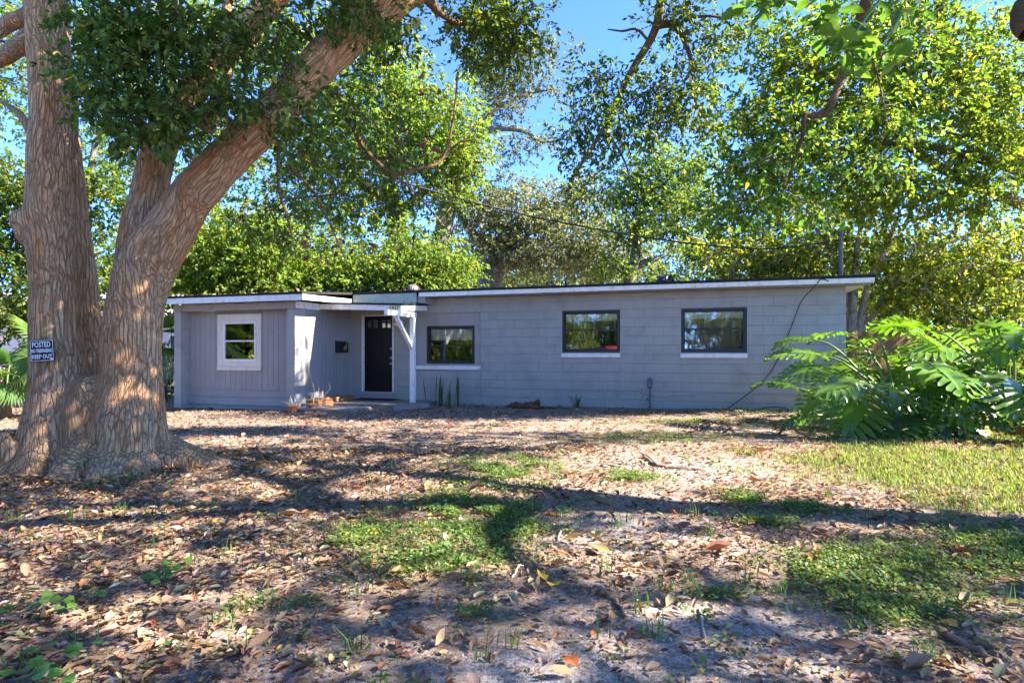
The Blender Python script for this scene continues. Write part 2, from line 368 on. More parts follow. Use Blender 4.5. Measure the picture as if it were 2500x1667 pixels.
def ground():
    def axis(a, b, st, far):
        f = np.arange(a, b + st / 2, st); c = np.geomspace(st * 2, far, 26)
        return np.concatenate([(a - c)[::-1], f, b + c])
    xs = axis(-13, 12, .085, 400); ys = axis(.5, 17, .075, 500)
    X, Y = np.meshgrid(xs, ys); Z = ground_z(X, Y)
    n = len(xs); V = np.stack([X, Y, Z], -1).reshape(-1, 3)
    i = np.arange(len(ys) - 1)[:, None]; k = np.arange(n - 1)[None]
    F = np.stack([i * n + k, i * n + k + 1, (i + 1) * n + k + 1, (i + 1) * n + k], -1).reshape(-1, 4)
    col = np.zeros((len(V), 3)); col[:, 0] = field(SAND, V[:, 0], V[:, 1], .9); col[:, 1] = np.maximum(field(WEED, V[:, 0], V[:, 1], .8), field(GRASS, V[:, 0], V[:, 1], .6))
    m, nt, b, L = base_mat('leaf_mould_soil')
    at = N_(nt, 'Attribute', attribute_name='col'); sp = N_(nt, 'SeparateColor'); L.new(at.outputs['Color'], sp.inputs[0])
    g = N_(nt, 'NewGeometry')
    n1 = N_(nt, 'TexNoise'); n1.inputs['Scale'].default_value = 1.6; n1.inputs['Detail'].default_value = 8; n1.inputs['Roughness'].default_value = .7
    n2 = N_(nt, 'TexNoise'); n2.inputs['Scale'].default_value = 42; n2.inputs['Detail'].default_value = 5; n2.inputs['Roughness'].default_value = .7
    vo = N_(nt, 'TexVoronoi'); vo.inputs['Scale'].default_value = 38
    for q in (n1, n2, vo): L.new(g.outputs['Position'], q.inputs['Vector'])
    soil = ramp(nt, [(.32, (.07, .05, .05)), (.5, (.20, .155, .14)), (.68, (.33, .265, .235))]); L.new(n2.outputs['Fac'], soil.inputs[0])
    sand = ramp(nt, [(.36, (.11, .085, .08)), (.48, (.25, .215, .20)), (.62, (.38, .34, .32))]); L.new(n2.outputs['Fac'], sand.inputs[0])
    ad = N_(nt, 'Math', operation='MULTIPLY_ADD'); ad.inputs[1].default_value = 1.0
    rs = ramp(nt, [(.42, (0, 0, 0)), (.62, (.5, .5, .5))]); L.new(n1.outputs['Fac'], rs.inputs[0])
    mul = N_(nt, 'Math', operation='MULTIPLY'); mul.inputs[1].default_value = .9; L.new(sp.outputs[0], mul.inputs[0])
    mxv = N_(nt, 'Math', operation='ADD', use_clamp=True); L.new(mul.outputs[0], mxv.inputs[0]); L.new(rs.outputs[0], mxv.inputs[1])
    mx = N_(nt, 'MixRGB'); L.new(mxv.outputs[0], mx.inputs[0]); L.new(soil.outputs[0], mx.inputs[1]); L.new(sand.outputs[0], mx.inputs[2])
    # crumbs of dry leaf
    chips = ramp(nt, [(.0, (.30, .19, .11)), (.5, (.14, .085, .05)), (1, (.42, .32, .22))]); spc = N_(nt, 'SeparateColor'); L.new(vo.outputs['Color'], spc.inputs[0]); L.new(spc.outputs[0], chips.inputs[0])
    cm = ramp(nt, [(.55, (0, 0, 0)), (.6, (.8, .8, .8))]); L.new(spc.outputs[1], cm.inputs[0])
    inv = N_(nt, 'Math', operation='SUBTRACT'); inv.inputs[0].default_value = 1; L.new(sp.outputs[0], inv.inputs[1])
    cf = N_(nt, 'Math', operation='MULTIPLY'); L.new(cm.outputs[0], cf.inputs[0]); L.new(inv.outputs[0], cf.inputs[1])
    mc = N_(nt, 'MixRGB'); L.new(cf.outputs[0], mc.inputs[0]); L.new(mx.outputs[0], mc.inputs[1]); L.new(chips.outputs[0], mc.inputs[2])
    n4 = N_(nt, 'TexNoise'); n4.inputs['Scale'].default_value = 170; n4.inputs['Detail'].default_value = 4; L.new(g.outputs['Position'], n4.inputs['Vector'])
    m4 = N_(nt, 'MapRange'); m4.inputs[1].default_value = .3; m4.inputs[2].default_value = .7; m4.inputs[3].default_value = .45; m4.inputs[4].default_value = 1.5; L.new(n4.outputs['Fac'], m4.inputs[0])
    h4 = N_(nt, 'HueSaturation'); L.new(m4.outputs[0], h4.inputs['Value']); L.new(mc.outputs[0], h4.inputs['Color']); mc = h4
    mg = N_(nt, 'MixRGB'); gm = N_(nt, 'Math', operation='MULTIPLY'); gm.inputs[1].default_value = .45; L.new(sp.outputs[1], gm.inputs[0])
    L.new(gm.outputs[0], mg.inputs[0]); L.new(mc.outputs[0], mg.inputs[1]); mg.inputs[2].default_value = (.06, .075, .02, 1)
    L.new(mg.outputs[0], b.inputs['Base Color']); b.inputs['Roughness'].default_value = .95; b.inputs['Specular IOR Level'].default_value = .1
    bp = N_(nt, 'Bump'); bp.inputs['Strength'].default_value = .6; bp.inputs['Distance'].default_value = .02
    L.new(n2.outputs['Fac'], bp.inputs['Height']); L.new(bp.outputs[0], b.inputs['Normal'])
    o = np_mesh('ground', V, F, m, col=col, smooth=True)
    tag(o, 'bare sandy yard strewn with dry leaves in front of the house', None, kind='structure'); return o
GROUND = ground()

# ------------------------------------------------------------------ leaves
def unit(a): return a / (np.linalg.norm(a, axis=-1, keepdims=True) + 1e-9)
DIAMOND = (np.array([[0, 0, 0], [.45, .5, .12], [1, 0, -.05], [.45, -.5, .12]]), np.array([[0, 2, 1], [0, 3, 2]]))
OVAL = (np.array([[0, 0, 0], [.22, .36, .06], [.58, .46, .07], [1, 0, -.10], [.58, -.46, .07], [.22, -.36, .06], [.5, 0, 0]]),
        np.array([[0, 6, 1], [1, 6, 2], [2, 6, 3], [0, 5, 6], [5, 4, 6], [4, 3, 6]]))
CURL = (np.array([[0, 0, .02], [.3, .40, .16], [.68, .36, .22], [1, 0, .16], [.68, -.36, .16], [.3, -.40, .2], [.5, 0, 0]]),
        np.array([[0, 6, 1], [1, 6, 2], [2, 6, 3], [0, 5, 6], [5, 4, 6], [4, 3, 6]]))
LOBED = (np.array([[0, 0, .02], [.2, .22, .1], [.3, .45, .2], [.45, .24, .08], [.62, .42, .2], [.72, .18, .06], [1, 0, .14], [.72, -.18, .06], [.62, -.42, .2], [.45, -.24, .08], [.3, -.45, .2], [.2, -.22, .1], [.5, 0, 0]]),
         np.array([[0, 12, 1], [1, 12, 3], [1, 3, 2], [3, 12, 5], [3, 5, 4], [5, 12, 6], [0, 11, 12], [11, 9, 12], [11, 10, 9], [9, 7, 12], [9, 8, 7], [7, 6, 12]]))
def leaf_arrays(pos, d, nrm, ln, wd, tmpl, curl=None):
    d = unit(d); y = unit(np.cross(nrm, d)); z = np.cross(d, y)
    T, Fc = tmpl; n = len(pos); ln = np.broadcast_to(ln, n); wd = np.broadcast_to(wd, n)
    cz = ln if curl is None else ln * curl
    V = (pos[:, None] + T[None, :, 0, None] * (d * ln[:, None])[:, None] + T[None, :, 1, None] * (y * wd[:, None])[:, None] + T[None, :, 2, None] * (z * cz[:, None])[:, None])
    F = Fc[None] + (np.arange(n) * len(T))[:, None, None]
    return V.reshape(-1, 3), F.reshape(-1, Fc.shape[1])
def leaf_cols(n, base, var=.25, yellow=.05, ycol=(.30, .24, .03)):
    base = np.asarray(base, float)
    if base.ndim == 2: base = base[rng.integers(0, len(base), n)]
    c = np.broadcast_to(base, (n, 3)) * np.exp(rng.normal(0, var, (n, 1)))
    c = c * (1 + rng.normal(0, .10, (n, 3)))
    yl = rng.random(n) < yellow; c = np.where(yl[:, None], np.asarray(ycol) * np.exp(rng.normal(0, .3, (n, 1))), c)
    return np.clip(c, .004, .9)
def sprigs(cl, per, Rc, ln, droop=.3, sprig=9, flat=.7):
    "leaves along short twigs round each clump centre -> pos, dir, normal"
    k = max(1, per // sprig); n = len(cl)
    c = np.repeat(cl, k, 0); off = rng.normal(0, 1, (n * k, 3)) * Rc * np.array([1, 1, flat]); o = c + off * .75
    sd = unit(off + rng.normal(0, .35, off.shape) * Rc + np.array([0, 0, -droop]) * Rc)
    t = (np.arange(sprig) + rng.random((n * k, sprig))) / sprig
    L_ = ln * sprig * .28
    pos = o[:, None] + sd[:, None] * (t * L_)[..., None] + np.array([0, 0, -1.]) * (t ** 2 * L_ * droop * .5)[..., None]
    pos = pos.reshape(-1, 3) + rng.normal(0, ln * .25, (n * k * sprig, 3))
    sdr = np.repeat(sd, sprig, 0)
    d = unit(sdr + rng.normal(0, .75, sdr.shape) + np.array([0, 0, -droop * .8]))
    nr = unit(rng.normal(0, .6, sdr.shape) + np.array([0, 0, 1.]))
    return pos, d, nr
def blob_points(blobs, rng_=rng):
    "blobs: (centre, radii, count)"
    out = []
    for c, r, n in blobs:
        u = unit(rng_.normal(0, 1, (n, 3))); q = rng_.random(n)[:, None] ** (1 / 2.4)
        out.append(np.asarray(c) + u * q * np.asarray(r))
    return np.vstack(out)
def PB(xd, yd, d, rx, ry, rd, n):
    k = S / 1450 * d
    return (P(xd, yd, d), (rx * k, rd, ry * k), n)

def grow(polys, targets, step=.4, tip=.006, wob=.10, up=.12):
    "twigs that join every target to the nearest limb; returns tube mesh arrays"
    nodes = [p for p, r in polys]; rad0 = np.concatenate([r for p, r in polys])
    Pn = np.vstack(nodes); n0 = len(Pn)
    d0 = np.array([((Pn - t) ** 2).sum(1).min() for t in targets]); order = np.argsort(d0)
    cap = n0 + int((np.sqrt(d0) / step + 3).sum()) + 10
    A = np.zeros((cap, 3)); A[:n0] = Pn; par = np.full(cap, -1); m = n0
    for ti in order:
        t = targets[ti]; dd = A[:m] - t; D = np.sqrt((dd ** 2).sum(1)) + np.where(dd[:, 2] > 0, .25 * dd[:, 2], 0)
        k = int(D.argmin()); L_ = np.linalg.norm(t - A[k])
        if L_ < .03: continue
        q = max(1, int(L_ / step)); prev = k; a = A[k].copy()
        mid = rng.normal(0, wob * L_, 3) + np.array([0, 0, up * L_])
        for j in range(1, q + 1):
            s = j / q; A[m] = a + (t - a) * s + mid * (4 * s * (1 - s)) * .6 + (rng.normal(0, .02, 3) if j < q else 0)
            par[m] = prev; prev = m; m += 1
            if m >= cap - 1: break
        if m >= cap - 1: break
    A = A[:m]; par = par[:m]
    r2 = np.zeros(m); kids = np.zeros(m, int)
    for i in range(m - 1, n0 - 1, -1):
        if kids[i] == 0: r2[i] = tip ** 2
        p = par[i]; r2[p] += r2[i] * 1.0; kids[p] += 1
    r = np.sqrt(r2); i = np.arange(n0, m); p = par[i]
    ra = r[i]; rb = np.where(p < n0, np.minimum(ra * 1.25, rad0[np.minimum(p, n0 - 1)] * .8), np.minimum(r[p], ra * 1.35))
    a, b = A[p], A[i]; T = unit(b - a); a = a - T * ra[:, None] * .4
    X = unit(np.cross(T, np.array([.31, .22, .92]))); Y = np.cross(T, X); n = 5
    th = np.arange(n) * 2 * math.pi / n
    ring = np.cos(th)[None, :, None] * X[:, None] + np.sin(th)[None, :, None] * Y[:, None]
    V = np.concatenate([a[:, None] + ring * rb[:, None, None], b[:, None] + ring * ra[:, None, None]], 1)
    k = np.arange(n); F = np.stack([k, (k + 1) % n, (k + 1) % n + n, k + n], -1)[None] + (np.arange(len(i)) * 2 * n)[:, None, None]
    return V.reshape(-1, 3), F.reshape(-1, 4)

def limb(pts, k=6, base=False):
    "pts rows: (xd, yd, width_px, depth) -> world polyline and radii"
    a = np.array([[*P(x, y, d), wd * S / 1450 * d / 2] for x, y, wd, d in pts])
    q = spline(a, k); t = np.abs(unit(np.gradient(q[:, :3], axis=0))[:, 2]); c = q[:, 1] / np.hypot(q[:, 0], q[:, 1])
    return q[:, :3], np.maximum(q[:, 3] * (1 - (1 - c) * t), .004)
def wlimb(pts, k=6):
    q = spline(np.array(pts, float), k); return q[:, :3], np.maximum(q[:, 3], .004)

def tree(name, label, limbs, blobs, per, Rc, ln, wd, col, mat, bark, cat='tree', var=.3, yellow=.05, ycol=(.30, .24, .03), droop=.3, tmpl=DIAMOND, group=None, sides=8, tip=.006, extra=None, step=.4):
    base = limbs[0][0][0]
    root = empty(name, label, cat, (0, 0, 0), group=group)
    root.location = base
    inv = -np.asarray(base)
    V = []; F = []; nV = 0
    for p, r in limbs:
        v, f = tube_np(p, r, sides); V.append(v); F.append(f + nV); nV += len(v)
    np_mesh('trunk', np.vstack(V) + inv, np.vstack(F), bark, root, smooth=True)
    tg = blob_points(blobs)
    if extra is not None: tg = np.vstack([tg, extra])
    v, f = grow(limbs, tg, step, tip)
    np_mesh('branches', v + inv, f, bark, root, smooth=True)['kind'] = 'stuff'
    pos, d, nr = sprigs(tg, per, Rc, ln, droop)
    sz = np.exp(rng.normal(0, .2, len(pos)))
    v, f = leaf_arrays(pos, d, nr, ln * sz, wd * sz, tmpl)
    c = leaf_cols(len(pos), col, var, yellow, ycol)
    np_mesh('crown', v + inv, f, mat, root, col=np.repeat(c, len(tmpl[0]), 0))
    return root, tg
# ------------------------------------------------------------------ house (local axes: x along the front, y to the back, z up)
HOUSE = empty('house', 'long low grey block house with white fascia, black front door and flat dark roof', 'house', (6.73, 11.96, 0), R(-17.9))
UA = math.radians(17.9); UV = np.array([math.cos(UA), -math.sin(UA), 0]); NV = np.array([math.sin(UA), math.cos(UA), 0])
def H(u, n, z): return np.array([6.73, 11.96, 0]) + u * UV + n * NV + np.array([0, 0, z])

def cells(u0, u1, z0, z1, opens):
    us = sorted({u0, u1, *[v for o in opens for v in o[:2] if u0 < v < u1]}); zs = sorted({z0, z1, *[v for o in opens for v in o[2:] if z0 < v < z1]})
    out = []
    for a, b in zip(us[:-1], us[1:]):
        run = None
        for c, d in zip(zs[:-1], zs[1:]):
            um, zm = (a + b) / 2, (c + d) / 2
            if any(o[0] < um < o[1] and o[2] < zm < o[3] for o in opens): run = None
            elif run: run[3] = d
            else: run = [a, b, c, d]; out.append(run)
    return out
W_DOOR = (-11.17, -10.235, .0, 2.23); W_REC = (-9.61, -7.87, .945, 2.235); W_MID = (-5.85, -4.52, 1.27, 2.23); W_RGT = (-3.20, -1.86, 1.27, 2.225)
OPEN = [W_DOOR, W_REC, W_MID, W_RGT]
def block_wall():
    b = MB()
    for c in cells(-11.515, -.02, -.3, 2.60, OPEN): b.box((c[0], .013, c[2]), (c[1], .19, c[3]))
    wall = b.build('front_wall', M['block'], HOUSE)
    BL, BH, J, JV = .4064, .2032, .010, .0006
    full = None; items = []
    z = 2.446 - 13 * BH; k = 0
    while z < 2.60:
        u = -11.5 + (BL / 2 if k % 2 else 0) - BL
        while u < -.0:
            a, bb = max(u, -11.5), min(u + BL, 0.0); z1 = min(z + BH, 2.60)
            if bb - a > .02:
                cs = cells(a, bb, z, z1, OPEN)
                ar = sum((c[1] - c[0]) * (c[3] - c[2]) for c in cs)
                if ar > .004: items.append((a, bb, z, z1, cs, ar))
            u += BL
        z += BH; k += 1
    items.sort(key=lambda i: -(i[5] / ((i[0] * UV[0] + 6.73) ** 2 + (11.96 - i[0] * -UV[1]) ** 2)) * (1 if i[2] > -.15 else .1))
    rest = MB()
    for q, (a, bb, z0, z1, cs, ar) in enumerate(items):
        single = len(cs) == 1 and abs(bb - a - BL) < 1e-4 and abs(z1 - z0 - BH) < 1e-4 and ar > BL * BH * .99
        if q < 290:
            if single:
                if full is None:
                    m = MB().box((JV, -.0, J / 2), (BL - JV, .03, BH - J / 2), bev=.0025); o = m.build('block', M['block'], wall); full = o.data
                else: o = bpy.data.objects.new('block', full); link(o, wall)
                o.location = (a, random.uniform(-.0008, .0008), z0)
            else:
                m = MB()
                for c in cs: m.box((c[0] - a + JV, 0, c[2] - z0 + J / 2), (c[1] - a - JV, .03, c[3] - z0 - J / 2), bev=.0025)
                o = m.build('block', M['block'], wall); o.location = (a, 0, z0)
        else:
            for c in cs: rest.box((c[0] + JV, 0, c[2] + J / 2), (c[1] - JV, .03, c[3] - J / 2))
    if rest.v: rest.build('block_courses', M['block'], wall)['kind'] = 'stuff'
block_wall()

def shell():
    b = MB(); b.box((-.2, .19, -.3), (-.001, 8, 2.6)); b.build('side_wall', M['block'], HOUSE)
    b = MB(); b.box((-15.0, 7.8, -.3), (-.2, 8, 2.7)); b.build('back_wall', M['inside'], HOUSE)
    b = MB(); b.box((-14.82, -1.85, -.3), (-11.73, 7.8, .02)); b.box((-11.5, .195, -.3), (-.21, 7.8, .02)); b.build('floor', M['inside'], HOUSE)
    b = MB(); b.box((-14.8, -1.8, 2.36), (-11.5, .2, 2.40)); b.box((-11.5, .2, 2.58), (-.21, 7.8, 2.60)); b.build('ceiling', M['inside'], HOUSE)
    for u in (-11.6, -7.0, -3.95): MB().box((u, .2, .02), (u + .1, 7.8, 2.57)).build('inner_wall', M['inside'], HOUSE)
    MB().box((-11.5, 3.4, .02), (-.21, 3.5, 2.56)).build('inner_wall', M['inside'], HOUSE)
shell()

def window(u0, u1, z0, z1, n, mid, frame_m, fw=.05, blind=None, curtain=None, sill=True, sill_u=None, sash_in=.02):
    b = MB(); d0, d1 = n, n + .09
    b.box((u0, d0, z0), (u0 + fw, d1, z1)).box((u1 - fw, d0, z0), (u1, d1, z1)).box((u0 + fw, d0, z1 - fw), (u1 - fw, d1, z1)).box((u0 + fw, d0, z0), (u1 - fw, d1, z0 + fw))
    w = b.build('window', M[frame_m], HOUSE)
    a, c = u0 + fw, u1 - fw; s = .026
    for (lo, hi, yy) in ((mid - .02, z1 - fw, n + .05), (z0 + fw, mid + .018, n + .02)):
        q = MB(); q.box((a + .001, yy, lo), (a + s, yy + .028, hi)).box((c - s, yy, lo), (c - .001, yy + .028, hi)).box((a + s, yy, hi - s - .008), (c - s, yy + .028, hi)).box((a + s, yy, lo), (c - s, yy + .028, lo + s + .006))
        q.build('sash', M[frame_m], w)
        g = MB(); g.box((a + s - .004, yy + .012, lo + s), (c - s + .004, yy + .016, hi - s)); g.build('pane', M['glass'], w)
    if blind:
        q = MB(); t = z1 - fw; q.box((a + .02, n + .085, t - .05), (c - .02, n + .13, t))
        zz = t - .055
        while zz > blind:
            q.bar((a + .025, n + .107, zz), (c - .025, n + .107, zz), .026, .002, (0, 1, .25)); zz -= .019
        q.box((a + .025, n + .095, zz - .02), (c - .025, n + .12, zz)); q.build('blind', M['blind'], w)
        MB().tube([(c - .08, n + .088, t - .05), (c - .075, n + .09, z0 + .25)], .004, 6).build('blind_wand', M['white'], w)
    if curtain:
        k = 60; xs = np.linspace(a, c, k); v = []; 
        for x in xs:
            yy = n + .23 + .012 * math.sin(x * 55) + .006 * math.sin(x * 23); v += [(x, yy, z0 - .1), (x, yy, z1)]
        f = [(2 * i, 2 * i + 2, 2 * i + 3, 2 * i + 1) for i in range(k - 1)]
        MB().add(v, f).build('curtain', M['curtain'], w, smooth=True)
    if sill:
        s0, s1 = sill_u or (u0 - .015, u1 + .005)
        MB().box((s0, -.045, z0 - .115), (s1, n + .03, z0 - .022), bev=.006).build('sill', M['white'], w)
    return w
window(-9.335, -8.045, .985, 1.925, .055, 1.43, 'black', blind=1.60, sill=False)
window(-5.85, -4.52, 1.27, 2.23, .012, 1.778, 'black', blind=2.02)
window(-3.20, -1.86, 1.27, 2.225, .012, 1.775, 'black', blind=2.03, curtain=True)
# the shallow plastered recess round the left window of the block wall, and its long sill
b = MB()
for c in cells(-9.61, -7.87, .945, 2.235, [(-9.335, -8.045, .985, 1.925)]): b.box((c[0], .05, c[2]), (c[1], .16, c[3]))
rp = b.build('window_recess', M['block'], HOUSE)
MB().box((-9.62, -.045, .845), (-7.865, .052, .94), bev=.006).build('sill', M['white'], rp)

# front door
DOORF = MB().box((-11.165, -.012, .262), (-11.105, .10, 2.225)).box((-10.27, -.012, .262), (-10.238, .10, 2.225)).box((-11.105, -.012, 2.2), (-10.27, .10, 2.225)).build('door_frame', M['white'], HOUSE)
MB().box((-11.165, -.03, .215), (-10.238, .12, .26)).build('threshold', M['wire'], DOORF)
MB().box((-11.26, -.03, .10), (-10.15, .02, .213)).build('base_board', M['board'], DOORF)
MB().box((-11.2, -.012, -.1), (-10.2, .02, .098)).build('base_board', M['board'], DOORF)
b = MB(); y0, y1 = .04, .085
for (a, c) in ((-11.103, -11.03), (-10.72, -10.6), (-10.345, -10.272)): b.box((a, y0, .265), (c, y1, 2.198))
for (a, c) in ((-11.03, -10.72), (-10.6, -10.345)):
    for (d, e) in ((.265, .46), (1.03, 1.2), (1.82, 1.90), (2.10, 2.198)): b.box((a, y0, d), (c, y1, e))
    m_ = (a + c) / 2; b.box((m_ - .018, y0, 1.90), (m_ + .018, y1, 2.10))
door = b.build('door', M['door'], HOUSE)
door['label'] = 'black six panel front door with four small top lights'
for (a, c) in ((-11.03, -10.72), (-10.6, -10.345)):
    for (d, e) in ((.46, 1.03), (1.2, 1.82)):
        MB().box((a, y0 + .016, d), (c, y1 - .005, e)).box((a + .045, y0 + .004, d + .045), (c - .045, y0 + .02, e - .045), bev=.008).build('panel', M['door'], door)
    m_ = (a + c) / 2
    for (x0, x1) in ((a, m_ - .018), (m_ + .018, c)): MB().box((x0, y0 + .018, 1.90), (x1, y0 + .022, 2.10)).build('pane', M['glass'], door)
for zz, nm in ((.98, 'knob'), (1.13, 'deadbolt'), (1.36, 'deadbolt')):
    q = MB(); q.tube([(-10.31, .04, zz), (-10.31, .01, zz)], .032, 12); q.tube([(-10.31, .015, zz), (-10.31, -.02, zz), (-10.31, -.045, zz)], [.014, .026, .02] if nm == 'knob' else [.024, .024, .018], 12)
    q.build(nm, M['metal'], door, smooth=False)
# porch lamp
pl = MB().tube([(-10.02, -.001, 2.02), (-10.02, -.03, 2.02)], .06, 14).build('porch_light', M['white'], HOUSE)
MB().tube([(-10.03, -.03, 2.02), (-10.06, -.10, 2.04)], .014, 8).build('bracket', M['white'], pl)
MB().tube([(-10.12, -.04, 2.08), (-10.10, -.10, 2.02), (-10.085, -.14, 1.975), (-10.075, -.17, 1.94)], [.03, .055, .075, .078], 14).build('lamp', M['cream'], pl, smooth=True)
MB().tube([(-9.99, -.04, 2.06), (-9.975, -.10, 2.03), (-9.965, -.14, 2.0)], [.025, .04, .055], 12).build('lamp', M['metal'], pl, smooth=True)

# boarded garage front
gb = MB()
for c in cells(-14.83, -11.72, -.3, 2.27, [(-13.80, -12.82, 1.02, 2.05)]): gb.box((c[0], -1.898, c[2]), (c[1], -1.86, c[3]))
gw = gb.build('boarded_wall', M['board'], HOUSE)
xb = np.linspace(-14.82, -11.725, 21)
for a, c in zip(xb[:-1], xb[1:]):
    for cc in cells(a, c, .365, 2.262, [(-13.95, -12.67, .835, 2.185)]):
        MB().box((cc[0] + .0035, -1.912, cc[2]), (cc[1] - .0035, -1.899, cc[3])).build('board', M['board'], gw)
MB().box((-14.82, -1.93, .195), (-11.725, -1.899, .36), bev=.004).build('base_board', M['board'], gw)
MB().prism([(-.045, -.17), (.03, -.17), (.03, .0), (-.0, .0)], (-11.725, -1.92, .19), (-14.82, -1.92, .19)).build('base_board', M['board'], gw)
MB().box((-14.82, -1.915, -.3), (-11.725, -1.88, .03)).build('base_board', M['block'], gw)
w1 = MB()
for c in cells(-13.954, -12.67, .93, 2.185, [(-13.77, -12.805, 1.06, 2.0)]): w1.box((c[0], -1.94, c[2]), (c[1], -1.90, c[3]))
w1 = w1.build('window', M['cream'], HOUSE)
MB().box((-13.955, -1.955, .838), (-12.668, -1.90, .927), bev=.004).build('sill', M['cream'], w1)
b = MB(); 
for c in cells(-13.77, -12.805, 1.06, 2.0, [(-13.72, -12.855, 1.11, 1.95)]): b.box((c[0], -1.952, c[2]), (c[1], -1.91, c[3]))
b.build('frame', M['white'], w1)
MB().box((-13.72, -1.945, 1.525), (-12.855, -1.91, 1.56)).build('meeting_rail', M['white'], w1)
MB().box((-13.72, -1.93, 1.56), (-12.855, -1.926, 1.95)).build('pane', M['glass'], w1)
MB().box((-13.72, -1.925, 1.11), (-12.855, -1.921, 1.525)).build('pane', M['glass'], w1)
MB().box((-13.72, -1.918, 1.11), (-13.69, -1.90, 1.95)).box((-13.69, -1.918, 1.11), (-12.855, -1.90, 1.135)).build('inner_sash', M['metal'], w1)

# left pier and the long left wall, right pier, boarded return wall
lw = MB().box((-15.01, -2.19, -.3), (-14.83, 7.8, 2.3)).build('left_wall', M['block'], HOUSE)
rw = MB().box((-11.72, -2.19, -.3), (-11.52, .19, 2.43)).build('return_wall', M['board'], HOUSE)
for k in range(13):
    z = 2.243 - .2032 * k
    MB().box((-15.022, -2.2, z - .2032 + .004), (-14.818, -1.9, z - .004), bev=.004).build('block', M['block'], lw)
    MB().box((-11.728, -2.2, z - .2032 + .002), (-11.508, -1.82, z - .002), bev=.002).build('block', M['beam'] if k == 99 else M['block'], rw)
for k in range(12):
    a = -1.815 + k * .1515
    MB().box((-11.519, a + .003, .0), (-11.506, min(a + .1485, -.0), 2.27)).build('board', M['board'], rw)
MB().box((-11.503, -.06, .1), (-11.48, .0, 2.28)).build('corner_board', M['block'], rw)
MB().box((-15.03, -2.225, 2.262), (-11.5, -2.0, 2.418), bev=.006).build('beam', M['beam'], HOUSE)
MB().box((-11.497, -2.2, 2.275), (-11.475, -1.35, 2.43)).build('trim_board', M['white'], rw)

# roof
def slab(b, u0, u1, n0, n1, z00, z01, t):       # bottom z at n0 / n1, thickness t
    v = [(u0, n0, z00), (u1, n0, z00), (u1, n1, z01), (u0, n1, z01)]; v += [(x, y, z + t) for x, y, z in v]
    return b.add(v, [(0, 3, 2, 1), (4, 5, 6, 7), (0, 1, 5, 4), (1, 2, 6, 5), (2, 3, 7, 6), (3, 0, 4, 7)])
roof = slab(MB(), -15.55, .38, -.585, 8.3, 2.705, 2.98, .055)
slab(roof, -15.55, -11.065, -2.53, -.585, 2.55, 2.705, .05)
roof = roof.build('roof', M['roof'], HOUSE)
for a, c in ((-9.24, -6.2), (-6.196, -2.9), (-2.896, -.25), (-.246, .36)):
    MB().box((a, -.575, 2.606 + random.uniform(-.004, .004)), (c, -.55, 2.703), bev=.003).build('fascia_board', M['white'], roof)
for a, c in ((-15.53, -13.2), (-13.196, -11.4), (-11.396, -11.09)):
    MB().box((a, -2.52, 2.415), (c, -2.495, 2.548), bev=.003).build('fascia_board', M['white'], roof)
slab(MB(), -11.09, -11.067, -2.52, -.6, 2.425, 2.47, .12).build('fascia_board', M['white'], roof)
MB().box((-11.06, -.57, 2.455), (-9.31, -.545, 2.702), bev=.004).build('weathered_fascia', M['green'], roof)
MB().box((-9.305, -.52, 2.46), (-9.1, -.02, 2.60)).build('eave_block', M['beam'], roof)
slab(MB(), .335, .36, -.55, 8.2, 2.61, 2.88, .093).build('fascia_board', M['white'], roof)
MB().box((-9.3, -.548, 2.604), (.33, .0, 2.624)).build('soffit', M['beam'], roof)
MB().box((.0, -.0, 2.604), (.33, 8.0, 2.62)).build('soffit', M['white'], roof)
slab(MB(), -15.5, -11.095, -2.494, -.6, 2.44, 2.56, .015).build('soffit', M['soffit'], roof)
def turbine(u, n, m, zt, zb):
    h = zt - zb; t = MB().lathe([(.12, -.3), (.12, .0), (.15, .01)], (0, 0, 0), 18)
    t = t.build('turbine_vent', M[m], roof, smooth=True, loc=(u, n, zb))
    f = MB()
    for k in range(20):
        a0 = k * math.pi / 10
        pts = [(.14, .02), (.20, h * .3), (.215, h * .55), (.17, h * .85), (.06, h)]
        v = []
        for i, (r, z) in enumerate(pts):
            a = a0 + i * .12
            for da, dr in ((-.07, 0), (.14, -.02)): v.append(((r + dr) * math.cos(a + da), (r + dr) * math.sin(a + da), z))
        f.add(v, [(2 * i, 2 * i + 1, 2 * i + 3, 2 * i + 2) for i in range(len(pts) - 1)])
    f.lathe([(.0, h + .004), (.07, h), (.075, h - .012), (.0, h - .012)], (0, 0, 0), 16)
    f.lathe([(.10, .0), (.15, h * .4), (.12, h * .8), (.0, h * .9)], (0, 0, 0), 16)
    f.build('turbine_head', M[m], t)
turbine(-10.43, 1.5, 'vent', 3.17, 2.82); turbine(-3.63, 1.5, 'ventb', 3.17, 2.82)
ms = MB().tube([(.0, .5, 2.5), (.0, .5, 3.72)], .045, 12).build('service_mast', M['vent'], roof, smooth=False)
MB().lathe([(.11, -.02), (.10, .03), (.05, .09)], (.0, .5, 2.80), 12).build('flashing', M['vent'], ms)
MB().tube([(.0, .5, 3.70), (.0, .5, 3.78), (-.02, .46, 3.83), (-.04, .41, 3.80)], [.055, .065, .055, .03], 12).build('weather_head', M['vent'], ms, smooth=True)

